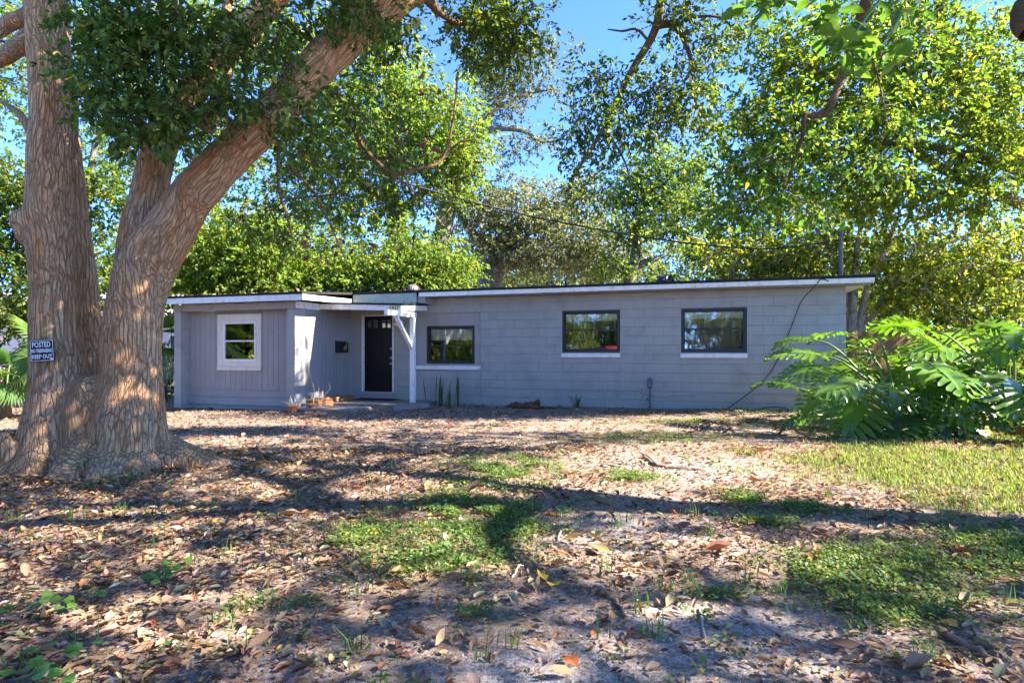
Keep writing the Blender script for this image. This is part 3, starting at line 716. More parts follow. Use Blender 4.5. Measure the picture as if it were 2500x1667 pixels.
# porch canopy on its post
def cslab(b, u0, u1, n0, n1, zl0, zl1, zr0, zr1):
    v = [(u0, n0, zl0), (u1, n0, zr0), (u1, n1, zr0), (u0, n1, zl0), (u0, n0, zl1), (u1, n0, zr1), (u1, n1, zr1), (u0, n1, zl1)]
    return b.add(v, [(0, 3, 2, 1), (4, 5, 6, 7), (0, 1, 5, 4), (1, 2, 6, 5), (2, 3, 7, 6), (3, 0, 4, 7)])
def q8(u0, u1, n0, n1, fl, fr, br, bl, t):
    v = [(u0, n0, fl), (u1, n0, fr), (u1, n1, br), (u0, n1, bl)]; v += [(x, y, z + t) for x, y, z in v]
    return MB().add(v, [(0, 3, 2, 1), (4, 5, 6, 7), (0, 1, 5, 4), (1, 2, 6, 5), (2, 3, 7, 6), (3, 0, 4, 7)])
can = q8(-11.49, -9.27, -1.39, -.02, 2.43, 2.342, 2.432, 2.51, .042).build('canopy', M['roof'], HOUSE)
q8(-11.49, -10.2, -1.365, -1.34, 2.30, 2.255, 2.255, 2.30, .125).build('fascia_board', M['white'], can)
q8(-10.197, -9.302, -1.367, -1.342, 2.253, 2.222, 2.222, 2.253, .121).build('fascia_board', M['white'], can)
q8(-11.485, -9.32, -1.338, -.03, 2.37, 2.29, 2.375, 2.455, .02).build('soffit', M['soffit'], can)
q8(-9.312, -9.288, -1.368, -.02, 2.221, 2.220, 2.305, 2.305, .12).build('fascia_board', M['white'], can)
post = MB().box((-9.36, -.80, .08), (-9.25, -.70, 2.085)).box((-9.335, -.699, .08), (-9.275, -.66, 2.085)).build('porch_post', M['white'], HOUSE)
q8(-9.365, -9.275, -1.97, -.60, 2.088, 2.088, 2.10, 2.10, .122).build('beam', M['white'], post)
MB().bar((-9.318, -1.55, 2.10), (-9.318, -.74, 1.33), .06, .088, (1, 0, 0)).build('brace', M['white'], post)
def text(body, size, mat, parent, loc, rot, name, off=.0, sx=1.0, ext=.0015, align='CENTER'):
    c = bpy.data.curves.new(name, 'FONT'); c.body = body; c.size = size; c.align_x = align; c.align_y = 'CENTER'; c.extrude = ext; c.offset = off
    c.resolution_u = 3
    t = bpy.data.objects.new('t', c); link(t); dg = bpy.context.evaluated_depsgraph_get()
    me = bpy.data.meshes.new_from_object(t.evaluated_get(dg)); bpy.data.objects.remove(t); bpy.data.curves.remove(c)
    me.materials.clear(); me.materials.append(mat); o = bpy.data.objects.new(name, me); link(o, parent)
    o.location = loc; o.rotation_euler = rot; o.scale = (sx, 1, 1); return o
npl = MB()
nb = MB().box((-9.585, -1.376, 2.243), (-9.325, -1.372, 2.345)).build('number_plate', M['plate'], HOUSE)
for i, ch in enumerate('1627'):
    text(ch, .105, M['black'], nb, (-9.553 + i * .065, -1.3775, 2.292 - i * .002), (math.pi / 2, 0, 0), 'digit', .002)
MB().box((-9.68, -1.374, 2.29), (-9.60, -1.369, 2.298)).build('clip', M['cable'], nb)

# step slab at the door
st = MB().box((-11.45, -1.30, -.25), (-9.02, -.0, .08), bev=.02).build('door_step', M['conc'], HOUSE)
MB().box((-11.1, -.55, .083), (-10.0, -.08, .096)).build('door_mat', M['mat'], HOUSE)
MB().prism([(-.13, -.05), (.13, -.05), (.10, .03), (-.10, .05)], (-9.35, -1.62, .03), (-8.75, -1.1, .06)).build('edging_stone', M['conc'], HOUSE)

def walltube(name, pts, rad, m, label, cat, n=6, smooth=True):
    p = np.array([H(*q) for q in spline(np.array(pts, float), 6)]); o0 = p[0]
    b = MB(); b.tube(p - o0, rad, n); o = b.build(name, M[m], None, smooth=smooth); o.location = o0; return tag(o, label, cat)
walltube('wall_cable', [(-.42, -.58, 2.66), (-.55, -.585, 2.70), (-.62, -.57, 2.62), (-.70, -.30, 2.50), (-.833, -.02, 2.296), (-1.054, -.02, 1.681), (-1.277, -.02, 1.113), (-1.502, -.02, .73), (-1.884, -.025, .367), (-2.35, -.08, .01)], .009, 'cable', 'black cable sagging from the right end of the roof down the grey wall', 'cable')
walltube('ground_cable', [(-2.3, -.2, .03), (-1.75, -.15, .06), (-1.5, -.13, .13), (-1.25, -.13, .15), (-1.08, -.15, .10), (-1.1, -.25, .02)], .009, 'cable', 'loop of black cable on the ground at the wall foot by the large leaf plant', 'cable')
walltube('cream_wire', [(-7.55, -.02, .56), (-7.60, -.02, .50), (-7.56, -.02, .44), (-7.309, -.012, .422), (-6.194, -.012, .417), (-5.131, -.012, .386), (-4.292, -.012, .429), (-3.872, -.012, .337), (-3.5, -.012, .31), (-2.273, -.012, .422), (-1.502, -.012, .389), (-.6, -.012, .36)], .0065, 'wire', 'thin cream wire strung along the lower grey wall', 'wire')
eb = empty('outlet_box', 'small blue painted outlet box on a conduit low on the grey wall', 'outlet box', tuple(H(-3.864, 0, 0)), R(-17.9))
MB().box((-.05, -.075, .48), (.05, -.002, .69), bev=.012).build('box', M['blue'], eb)
MB().box((-.028, -.088, .515), (.03, -.074, .60), bev=.006).build('cover', M['terra'], eb)
MB().tube([(0, -.03, -.1), (0, -.03, .48)], .013, 8).build('conduit', M['blue'], eb)
MB().tube([(0, -.04, .69), (0, -.045, .73)], .012, 8).build('stub', M['blue'], eb)

# mailbox on the return wall
mb = empty('mailbox', 'small black wall mailbox with a painted motif on the grey porch side wall', 'mailbox', tuple(H(-11.506, -.46, 0)), R(-17.9))
MB().box((.002, -.215, 1.262), (.11, .215, 1.50), bev=.008).build('body', M['black'], mb)
MB().prism([(0, 0), (.115, 0), (.03, .055), (0, .055)], (.0, -.22, 1.502), (.0, .22, 1.502)).build('lid', M['black'], mb)
d = MB(); d.add([(.112, -.02, 1.34), (.112, .09, 1.33), (.112, .12, 1.39), (.112, .05, 1.44), (.112, .0, 1.40)], [(0, 1, 2, 3, 4)]); d.build('painted_motif', M['orange'], mb)
d = MB(); d.add([(.1125, .085, 1.35), (.1125, .15, 1.36), (.1125, .14, 1.43), (.1125, .09, 1.45)], [(0, 1, 2, 3)]); d.build('painted_leaf', painted('motif_green', (.2, .4, .08), .5), mb)
d = MB(); d.add([(.113, .10, 1.44), (.113, .13, 1.44), (.113, .14, 1.50), (.113, .12, 1.49)], [(0, 1, 2, 3)]); d.build('painted_bud', M['white'], mb)
# ------------------------------------------------------------------ leaf litter, weeds, grass
def flat_leaves(n, x, y, ln, ratio, tmpl, cols, lift=.012, tilt=.35):
    z = ground_z(x, y) + rng.random(n) * lift
    a = rng.random(n) * 6.283; d = np.stack([np.cos(a), np.sin(a), rng.normal(0, tilt * .6, n)], -1)
    nr = unit(np.stack([rng.normal(0, tilt, n), rng.normal(0, tilt, n), np.ones(n)], -1))
    v, f = leaf_arrays(np.stack([x, y, z + ln * .12], -1), d, nr, ln, ln * ratio, tmpl, curl=.55 + rng.random(n) * .9)
    return v, f, np.repeat(cols, len(tmpl[0]), 0)
DRY = np.array([(.34, .22, .135), (.40, .275, .165), (.27, .16, .09), (.21, .125, .075), (.46, .36, .25), (.28, .18, .115), (.15, .095, .065), (.33, .185, .10), (.24, .165, .115), (.19, .135, .095), (.30, .21, .14)]) * np.array([.88, .90, .90])
def litter():
    sets = []
    for (n, y0, y1, l0, tm) in ((16500, 1.6, 4.3, .042, CURL), (31000, 4.3, 8.0, .044, CURL), (48000, 8.0, 16.2, .052, DIAMOND), (80000, 1.7, 8.5, .018, DIAMOND)):
        y = np.sqrt(rng.random(n) * (y1 ** 2 - y0 ** 2) + y0 ** 2); x = (rng.random(n) * 2 - 1) * (y * .93 + .6)
        s = field(SAND, x, y, .9); g = field(WEED, x, y, .8); gr = field(GRASS, x, y, .6)
        cl = fbm(np.stack([x * 1.3, y * 1.3, 0 * x + 9], -1), 3)
        left = np.clip((.6 - x) / 3, 0, 1)
        dens = (.52 + .42 * left + (cl - .43) * 1.6) * (1 - .35 * s) * (1 - .35 * g) * (1 - .5 * gr)
        house = ((x - 6.73) * NV[0] + (y - 11.96) * NV[1] > -.06) & ((x - 6.73) * UV[0] + (y - 11.96) * UV[1] > -11.6)
        garage = ((x - 6.73) * NV[0] + (y - 11.96) * NV[1] > -2.15) & ((x - 6.73) * UV[0] + (y - 11.96) * UV[1] < -11.4)
        k = (rng.random(n) < dens) & ~house & ~garage
        x, y = x[k], y[k]; m = len(x)
        ln = l0 * np.exp(rng.normal(0, .38, m))
        c = leaf_cols(m, DRY, .28, .012, (.5, .13, .03))
        yl = rng.random(m) < .006; c[yl] = (.45, .33, .06)
        sets.append(flat_leaves(m, x, y, ln, .36 + .25 * rng.random(m), tm, c))
    V = np.vstack([s[0] for s in sets]); off = np.cumsum([0] + [len(s[0]) for s in sets])
    F = np.vstack([s[1] + o for s, o in zip(sets, off)]); C = np.vstack([s[2] for s in sets])
    o = np_mesh('leaf_litter', V, F, M['litter'], col=C); tag(o, 'carpet of dry brown leaves over the sandy yard', None, kind='stuff')
litter()
def drift(name, label, x, y, z, n_extra=0, parent=None):
    n = len(x); a = rng.random(n) * 6.283; ln = .048 * np.exp(rng.normal(0, .35, n))
    v, f = leaf_arrays(np.stack([x, y, z], -1), np.stack([np.cos(a), np.sin(a), rng.normal(0, .3, n)], -1), unit(np.stack([rng.normal(0, .4, n), rng.normal(0, .4, n), np.ones(n)], -1)), ln, ln * .5, CURL, curl=.5 + rng.random(n))
    o = np_mesh(name, v, f, M['litter'], parent, col=np.repeat(leaf_cols(n, DRY, .28, .01, (.5, .13, .03)), 7, 0)); return tag(o, label, None, kind='stuff')
n_ = 2600; a_ = rng.random(n_) * 6.283; r_ = .95 + np.abs(rng.normal(0, .22, n_)) + .25 * np.sin(a_ * 5)
x_ = -4.85 + r_ * 1.05 * np.cos(a_); y_ = 6.75 + r_ * .85 * np.sin(a_)
drift('leaf_drift', 'dry leaves drifted up against the roots of the big tree', x_, y_, ground_z(x_, y_) + .015 + .05 * rng.random(n_) * np.exp(-(r_ - .95) * 3))
n_ = 260; x_ = np.concatenate([rng.uniform(-15.4, -11.2, 110), rng.uniform(-11.0, .3, 150)]); y_ = np.concatenate([-2.5 + np.abs(rng.normal(0, .12, 110)), -.55 + np.abs(rng.normal(0, .12, 150))]); z_ = np.concatenate([np.full(110, 2.607), np.full(150, 2.768)])
drift('roof_leaves', None, x_, y_, z_ + .008 * rng.random(n_), parent=HOUSE)
# the fallen leaves that lie nearest, each on its own
def leaf_data(name, tmpl, ln, wd, mat, col, curl=1.0, seed=0):
    q = np.random.default_rng(seed)
    T, F = tmpl; V = T * np.array([ln, wd, ln * curl]); V = V + q.normal(0, ln * .02, V.shape)
    me = bpy.data.meshes.new(name); me.from_pydata([tuple(v) for v in V], [], [tuple(map(int, f)) for f in F]); me.materials.append(mat)
    a = me.attributes.new('col', 'FLOAT_COLOR', 'POINT')
    for i in range(len(V)): a.data[i].color = (*col, 1)
    me.update(); return me
FALL = [leaf_data('fallen_leaf', LOBED if i % 3 == 0 else CURL, .058 if i % 3 else .068, .030 if i % 3 else .046, M['litter'], tuple(DRY[i % len(DRY)] * (1.05 + .1 * (i % 3))), .6 + .15 * (i % 4), i) for i in range(18)]
for i in range(250):
    y = 1.9 + 2.9 * rng.random() ** 1.3; x = (rng.random() * 2 - 1) * y * .84
    if field(SAND, np.array([x]), np.array([y]))[0] > .7 and rng.random() < .6: continue
    o = bpy.data.objects.new('fallen_leaf', FALL[i % 18]); link(o, GROUND)
    s = float(np.exp(rng.normal(-.08, .2))); o.scale = (s, s, s)
    o.location = (x, y, gz(x, y) + .016); o.rotation_euler = (rng.normal(0, .3), rng.normal(0, .3), rng.random() * 6.28)
for (xd, yd, c, s, lb) in ((1273, 1347, (.55, .40, .04), 1.25, 'yellow'), (1255, 1343, (.50, .34, .04), 1.0, 'yellow'), (2192, 1262, (.45, .05, .03), 1.0, 'red'), (1015, 1580, (.42, .10, .03), .9, 'orange'), (560, 1120, (.5, .12, .04), .8, 'orange'), (178, 1072, (.45, .07, .04), .9, 'red'), (1300, 1522, (.40, .12, .04), .9, 'rust'), (2160, 1430, (.55, .28, .06), .9, 'orange')):
    d = 1450 * 1.3 / (yd * S - 857); p = P(xd, yd, d)
    o = bpy.data.objects.new('fallen_leaf', leaf_data('fallen_leaf', LOBED if lb == 'yellow' else OVAL, .11, .08, M['litter'], c, .8, int(xd))); link(o, GROUND)
    o['label'] = f'bright {lb} fallen leaf'; o.scale = (s, s, s); o.location = (p[0], p[1], gz(p[0], p[1]) + .02); o.rotation_euler = (.15, -.2, rng.random() * 6)

def weeds():
    V = []; F = []; C = []; nv = 0
    pts = []
    for (cx, cy, rx, ry) in WEED:
        n = int(rx * ry * 3.14 * (620 if cy < 7 else 150)); a = rng.normal(0, .5, (n, 2)); pts.append(np.stack([cx + a[:, 0] * rx, cy + a[:, 1] * ry], -1))
    n = 330; y = 2.2 + 9 * rng.random(n) ** 1.4; pts.append(np.stack([(rng.random(n) * 2 - 1) * y * .88, y], -1))
    n = 110; pts.append(np.stack([-4.4 + rng.normal(0, 1.1, n), 5.9 + rng.normal(0, .6, n)], -1))
    p = np.vstack(pts); p = p[(p[:, 1] > 1.7)]
    ok = (fbm(np.stack([p[:, 0] * 3.5, p[:, 1] * 3.5, p[:, 0] * 0], -1), 2) > .30) & ((p[:, 0] - 6.73) * NV[0] + (p[:, 1] - 11.96) * NV[1] < -.1); p = p[ok]
    n = len(p); k = 10
    sz = .009 + .009 * rng.random(n); c0 = np.repeat(p, k, 0); a = rng.random(n * k) * 6.28
    sz = np.repeat(sz, k) * np.exp(rng.normal(0, .25, n * k)); r = rng.random(n * k) * .05
    x = c0[:, 0] + r * np.cos(a); y = c0[:, 1] + r * np.sin(a); z = ground_z(x, y) + .012 + rng.random(n * k) * .03
    d = np.stack([np.cos(a), np.sin(a), .3 + rng.normal(0, .3, n * k)], -1); nr = unit(np.stack([rng.normal(0, .35, n * k), rng.normal(0, .35, n * k), np.ones(n * k)], -1))
    v, f = leaf_arrays(np.stack([x, y, z], -1), d, nr, sz * 1.7, sz * 1.1, DIAMOND)
    c = leaf_cols(n * k, np.array([(.105, .165, .045), (.135, .19, .055), (.085, .14, .045)]), .25, .02)
    o = np_mesh('ground_weeds', v, f, M['grass'], col=np.repeat(c, 4, 0)); tag(o, 'low green creeping weeds in patches among the dry leaves', None, kind='stuff')
weeds()
def blades(name, label, x, y, h, wdt, cols, lean=.8):
    n = len(x); z = ground_z(x, y); a = rng.random(n) * 6.28; ln = lean * np.abs(rng.normal(.6, .5, n))
    dx, dy = np.cos(a), np.sin(a); w2 = wdt / 2
    px, py = -dy * w2, dx * w2
    q = lambda t, s: np.stack([x + dx * ln * h * t ** 2 + px * s, y + dy * ln * h * t ** 2 + py * s, z + h * (t - .25 * ln * t ** 2)], -1)
    V = np.stack([q(0, 1), q(0, -1), q(.5, .8), q(.5, -.8), q(1, 0)], 1).reshape(-1, 3)
    b = (np.arange(n) * 5)[:, None]; F = np.concatenate([b + np.array([[0, 1, 3]]), b + np.array([[0, 3, 2]]), b + np.array([[2, 3, 4]])], 1).reshape(-1, 3)
    o = np_mesh(name, V, F, M['grass'], col=np.repeat(cols, 5, 0)); return tag(o, label, None, kind='stuff')
def grass():
    n = 95000; x = 2.2 + rng.random(n) * 7; y = 4.6 + rng.random(n) * 4.6
    k = (rng.random(n) < field(GRASS, x, y, .7) * np.clip((fbm(np.stack([x * 2.6, y * 2.6, 0 * x + 2], -1), 3) - .24) * 6, .2, 1)); x, y = x[k], y[k]
    blades('lawn_grass', 'sunlit yellow green lawn grass in front of the large leaf plant', x, y, .02 + .065 * rng.random(len(x)), .006 + .005 * rng.random(len(x)), leaf_cols(len(x), np.array([(.135, .175, .04), (.165, .195, .055), (.09, .135, .035)]), .28, .10, (.32, .27, .12)))
    t = []
    for c in range(150):
        yy = 2.0 + 8 * rng.random() ** 1.5; xx = (rng.random() * 2 - 1) * yy * .85; m = rng.integers(5, 14)
        t.append(np.stack([xx + rng.normal(0, .03, m), yy + rng.normal(0, .03, m)], -1))
    for (cx, cy) in ((3.3, 11.9), (2.7, 12.3), (1.2, 12.9)):
        t.append(np.stack([cx + rng.normal(0, .12, 40), cy + rng.normal(0, .06, 40)], -1))
    t = np.vstack(t); t = t[(t[:, 0] - 6.73) * NV[0] + (t[:, 1] - 11.96) * NV[1] < -.06]
    blades('grass_tufts', 'scattered thin grass tufts growing through the leaf litter', t[:, 0], t[:, 1], .05 + .10 * rng.random(len(t)), .005 + .003 * rng.random(len(t)), leaf_cols(len(t), (.07, .15, .03), .3, .05), .6)
grass()
def round_weeds():
    for (xd, yd) in ((385, 1335), (355, 1345), (405, 1310), (95, 1400), (140, 1395), (30, 1410), (170, 1400), (105, 1525), (130, 1555), (160, 1530), (300, 1100), (325, 1075), (210, 1120), (360, 1080), (75, 1075), (60, 1530)):
        d = 1450 * 1.3 / (yd * S - 857); p = P(xd, yd, d); m = 5
        x = p[0] + rng.normal(0, .04, m); y = p[1] + rng.normal(0, .05, m); z = ground_z(x, y) + .04 + .03 * rng.random(m); a = rng.random(m) * 6.28
        v, f = leaf_arrays(np.stack([x, y, z], -1), np.stack([np.cos(a), np.sin(a), 0 * a], -1), unit(np.stack([rng.normal(0, .3, m), rng.normal(-.2, .3, m), 1 + 0 * a], -1)), .055 * np.ones(m), .055 * np.ones(m), OVAL)
        V.append(v); F.append(f + sum(len(q) for q in V[:-1])); C.append(np.repeat(leaf_cols(m, (.09, .22, .04), .2, 0), 7, 0))
V, F, C = [], [], []
round_weeds()
tag(np_mesh('round_leaf_weeds', np.vstack(V), np.vstack(F), M['grass'], col=np.vstack(C)), 'bright green round leaved weeds dotted round the big trunk and foreground', None, kind='stuff')

# fallen sticks
def stick(pts, rad, m, label, name='fallen_stick', side=None):
    q = []
    for (xd, yd) in pts:
        d = 1450 * 1.3 / (yd * S - 857); x, y = P(xd, yd, d)[:2]; q.append((x, y, gz(x, y) + rad * .9))
    q = spline(np.array(q), 5); q = q + rng.normal(0, rad * .25, q.shape); o0 = q[0]
    b = MB(); b.tube(q - o0, np.linspace(rad, rad * .5, len(q)), 7)
    if side:
        k = len(q) // 2; e = q[k] - o0; b.tube([e, e + np.array(side) * .5 + np.array([0, 0, .03]), e + np.array(side)], [rad * .5, rad * .4, rad * .25], 6)
    o = b.build(name, M[m], None, smooth=True); o.location = o0; tag(o, label, 'stick', 'fallen sticks in the yard'); return o
stick([(1478, 1052), (1500, 1068), (1530, 1078), (1615, 1082)], .022, 'stick', 'long dark stick lying bent on the sunny sand', side=(-.15, .35, .1))
stick([(1608, 1398), (1612, 1430), (1618, 1462), (1625, 1478)], .008, 'palestick', 'thin pale stick lying end on in the grey sand')
stick([(1365, 1355), (1400, 1375), (1425, 1400), (1435, 1425)], .016, 'stick', 'short crooked brown root end in the dirt near the yellow leaf')
stick([(2150, 1455), (2220, 1490), (2290, 1530), (2350, 1580)], .02, 'stick', 'dark straight stick half under leaves in the corner of the yard')
stick([(1195, 1300), (1180, 1325), (1168, 1345)], .009, 'palestick', 'small grey forked twig beside the green weed patch', side=(.06, .1, .02))
stick([(1287, 1222), (1281, 1240)], .011, 'palestick', 'short white stub of wood standing out of the shaded sand')
stick([(2060, 1205), (2110, 1216), (2190, 1226)], .014, 'stick', 'thin stick along the lower edge of the sunny lawn')
stick([(1340, 1230), (1400, 1180), (1420, 1200)], .008, 'stick', 'short thin twig crossing the shadow edge on the sand')
stick([(2230, 1430), (2245, 1470), (2250, 1500)], .006, 'stick', 'very thin twig among leaves and weeds')
# rotten log against the wall
lo = empty('rotten_log', 'broken reddish rotten log pieces lying at the foot of the grey wall', 'log', tuple(H(-6.55, -.45, 0)), R(-17.9))
zl = gz(*H(-6.55, -.45, 0)[:2])
for (a, c, r) in (((-.35, -.05, zl + .06), (.35, -.25, zl + .03), .055), ((-.1, .1, zl + .09), (.25, .05, zl + .14), .06), ((-.5, .08, zl + .03), (-.1, .02, zl + .06), .04), ((.1, -.1, zl + .05), (.7, -.12, zl + .02), .035)):
    q = spline(np.array([a, (np.array(a) + c) / 2 + rng.normal(0, .02, 3), c]), 4); q = q + rng.normal(0, .012, q.shape)
    MB().tube(q, r * np.exp(rng.normal(0, .2, len(q))), 7).build('piece', M['rot'], lo)

# ------------------------------------------------------------------ small plants and pots by the house
def blade_leaf(name, root, h, wdt, lean, az, col, twist=.3, mat='leaf_glossy', stripe=None):
    k = 9; v = []; c = []
    for i in range(k):
        t = i / (k - 1); wv = wdt * (.45 + 1.5 * t * (1 - t) * 1.2) * (1 if t < .98 else .1); wv = max(wv * (1 - t ** 6), .002)
        a = az + twist * t; cx, cy = math.cos(az), math.sin(az); off = lean * t ** 1.6
        px, py = -math.sin(a), math.cos(a)
        for s in (-1, 0, 1): v.append((cx * off + px * wv / 2 * s - math.cos(a) * .012 * (s == 0), cy * off + py * wv / 2 * s - math.sin(a) * .012 * (s == 0), h * t))
        cc = np.array(col) * (.75 if (stripe and i % 2) else 1.1); e = np.array(stripe if stripe else cc)
        c += [e, cc, e]
    f = []
    for i in range(k - 1):
        for j in range(2): f.append((i * 3 + j, i * 3 + j + 1, i * 3 + j + 4, i * 3 + j + 3))
    return np_mesh(name, np.array(v), np.array(f), M[mat], root, col=np.array(c), smooth=True)
sn = empty('snake_plant', 'clump of upright dark green snake plant leaves against the grey wall by the porch post', 'plant', tuple(H(-8.8, -.32, 0)), R(-17.9))
z0 = gz(*H(-8.8, -.32, 0)[:2])
for (u, n, h, wdt, ln, az) in ((-.36, -.02, .60, .055, .07, 3.6), (-.13, .03, .70, .065, .03, .3), (-.02, .0, .74, .055, .05, 1.0), (.05, -.05, .60, .06, .10, -.4), (.16, .03, .62, .065, .13, .1), (.26, -.03, .40, .055, .02, 1.5), (.40, .03, .72, .05, .05, .3), (.47, 0, .70, .05, .02, 1.2), (.02, .06, .52, .05, .05, 2.5)):
    o = blade_leaf('leaf', sn, h * 1.05, wdt * 1.6, ln, az, (.028, .075, .022), .6, stripe=(.07, .115, .028)); o.location = (u, n, z0 - .02)

def pot(name, label, u, n, r, h, m='terra'):
    p = H(u, n, 0); z = gz(p[0], p[1])
    o = MB().lathe([(r * .70, 0), (r * .95, h * .8), (r * .95, h * .82), (r * 1.08, h * .82), (r * 1.08, h), (r * .95, h), (r * .9, h * .9), (0, h * .88)], (0, 0, 0), 22).build(name, M[m]); o.location = (p[0], p[1], z - .01)
    tag(o, label, 'flower pot', 'terracotta pots by the porch'); return (p[0], p[1], z + h * .9)
t1 = pot('flower_pot', 'orange terracotta pot under the silvery succulent at the garage corner', -11.38, -2.45, .13, .17)
t2 = pot('flower_pot', 'small pale stained terracotta pot beside the long planter', -10.98, -2.30, .11, .19)
tr = empty('planter_trough', 'long stained terracotta planter trough at the foot of the porch side wall', 'planter', tuple(H(-11.25, -1.2, 0)), R(-17.9))
zt = gz(*H(-11.25, -1.2, 0)[:2])
b = MB()
for (x0, y0, x1, y1) in ((-.13, -.75, -.10, .75), (.10, -.75, .13, .75), (-.10, -.75, .10, -.72), (-.10, .72, .10, .75)): b.box((x0, y0, zt - .02), (x1, y1, zt + .21))
b.box((-.1, -.72, zt - .02), (.1, .72, zt + .02)).build('trough', M['terra'], tr)
b = MB()
for (x0, y0, x1, y1) in ((-.15, -.77, -.095, .77), (.095, -.77, .15, .77), (-.095, -.77, .095, -.715), (-.095, .715, .095, .77)): b.box((x0, y0, zt + .212), (x1, y1, zt + .245), bev=.006)
b.build('rim', M['terra'], tr)
MB().box((-.099, -.719, zt + .14), (.099, .719, zt + .185)).build('soil', M['soil'], tr)
su = empty('silver_succulent', 'silvery white strappy succulent sprawling out of the terracotta pots', 'plant', tuple(t1))
for i in range(26):
    a = rng.random() * 6.28; o = blade_leaf('leaf', su, .10 + .12 * rng.random(), .035, .10 + .16 * rng.random(), a, (.36, .36, .36), .4, 'leaf_pale'); o.location = (rng.normal(0, .05) + (.36 if i % 3 == 0 else 0), rng.normal(0, .04) - (.02 if i % 3 == 0 else 0), -.02 - (.06 if i % 3 == 0 else 0)); o.rotation_euler = (rng.normal(0, .4), rng.normal(0, .4), 0)
tw = empty('bare_twig_plant', 'bare pale stems with a few green leaves growing from the planter', 'plant', tuple(H(-11.15, -2.0, zt + .16)))
for (dx, dy, h) in ((-.02, 0, .85), (.07, .04, .70), (.20, .05, .45)):
    q = spline(np.array([(dx, dy, -.1), (dx + .02, dy, h * .4), (dx - .06 + dx, dy + .02, h * .75), (dx * 2 - .08, dy, h)]), 5)
    MB().tube(q, np.linspace(.011, .004, len(q)), 6).build('stem', M['palebark'], tw, smooth=True)
def tuft(name, root, n, r, ln, col, base=(0, 0, 0), mat='leaf', tm=OVAL):
    pos = rng.normal(0, 1, (n, 3)) * np.array([r, r, r * .7]) + base; d = unit(pos - np.array(base) + np.array([0, 0, .3 * r]))
    v, f = leaf_arrays(pos, d, unit(rng.normal(0, .5, (n, 3)) + [0, 0, 1]), ln * np.exp(rng.normal(0, .2, n)), ln * .55, tm)
    return np_mesh(name, v, f, M[mat], root, col=np.repeat(leaf_cols(n, col, .25, .03), len(tm[0]), 0))
tuft('foliage', tw, 40, .07, .05, (.08, .16, .03), (.05, .02, .06)); tuft('foliage', tw, 26, .06, .04, (.07, .14, .05), (.55, .9, .02)); tuft('foliage', tw, 16, .05, .04, (.10, .17, .06), (.42, .6, .02))
vi = empty('wall_vine', 'small dark vine climbing the conduit under the blue outlet box', 'vine', tuple(H(-3.86, -.06, 0)))
for k in range(9): tuft('foliage', vi, 9, .05, .035, (.04, .10, .03), (rng.normal(-.02 - .02 * k, .05), rng.normal(-.02, .02), .04 + k * .05))
wd_ = empty('wall_weed', 'spiky green weed at the wall foot between log and outlet box', 'plant', tuple(H(-5.45, -.22, 0)))
for i in range(16):
    o = blade_leaf('leaf', wd_, .15 + .2 * rng.random(), .012, .05 + .15 * rng.random(), rng.random() * 6.28, (.07, .13, .06), .3, 'leaf'); o.location = (rng.normal(0, .04), rng.normal(0, .03), -.02)
tag(MB().box((-.75, -.35, -.05), (.75, .35, .045), bev=.015).build('paving_slab', M['conc'], None, loc=tuple(H(-10.6, -2.05, 0))), 'worn concrete paving slab leading to the door step', 'paving slab')
bpy.data.objects['paving_slab'].rotation_euler = (0, 0, R(-17.9))

# ------------------------------------------------------------------ large split-leaf plant at the right corner
def split_blade(seed, L_=.72, W_=.30, lobes=9):
    q = np.random.default_rng(seed); V = []; F = []; C = []
    k = lobes + 1
    def zc(t): return .10 * math.sin(t * 2.2) - .17 * t ** 2
    def mid(t): return np.array([L_ * t, 0, zc(t)])
    def wid(t): return W_ * (1.15 * (1 - t) ** .75 + .10) * (.62 + .75 * min(1, t * 3.2)) * (1 if t < .93 else .5)
    base = [mid(i / (k - 1)) for i in range(k)]
    for s in (-1, 1):
        b0 = len(V)
        for i in range(k): V.append(base[i])
        for i in range(k):                                   # web next to the rib
            t = i / (k - 1); V.append(base[i] + np.array([.02, s * wid(t) * .27, .018]))
        for i in range(k - 1): F.append((b0 + i, b0 + i + 1, b0 + k + i + 1, b0 + k + i))
        for i in range(k):
            t = i / (k - 1); a = .25 + .75 * t ** 1.4 - (.9 if i == 0 else .0); w = wid(t) * q.uniform(.85, 1.12)
            dv = np.array([math.sin(a), s * math.cos(a), 0]); nv = np.array([math.cos(a), -s * math.sin(a), 0]); hw = L_ / k * .46 * q.uniform(.85, 1.1)
            o = base[i] + np.array([.02, s * wid(t) * .25, .018]); bb = len(V)
            for j, (r, wf) in enumerate(((0, .75), (.3, 1.0), (.62, .92), (.85, .55), (1.0, .06))):
                z = -.16 * (r * w) ** 1.3 + .02 * math.sin(r * 6 + i); c_ = o + dv * w * .80 * r + np.array([0, 0, z]); wv = .014 * math.sin(9 * r + i * 2)
                V.append(c_ - nv * hw * wf + np.array([0, 0, wv])); V.append(c_ + np.array([0, 0, -.006])); V.append(c_ + nv * hw * wf + np.array([0, 0, -wv]))
            for j in range(4):
                a0 = bb + 3 * j; F += [(a0, a0 + 1, a0 + 4, a0 + 3), (a0 + 1, a0 + 2, a0 + 5, a0 + 4)]
    V = np.array(V); return V, np.array(F)
def big_leaf_mesh(seed, col, L_, W_):
    V, F = split_blade(seed, L_, W_); o = np_mesh('leaf', V, F, M['philo'], None, col=np.tile(np.array(col), (len(V), 1)), smooth=True)
    me = o.data; bpy.data.objects.remove(o); return me
M['philo'] = leaf_mat('split_leaf', .34, .22, .7, tint=(1.2, 1.3, .35))
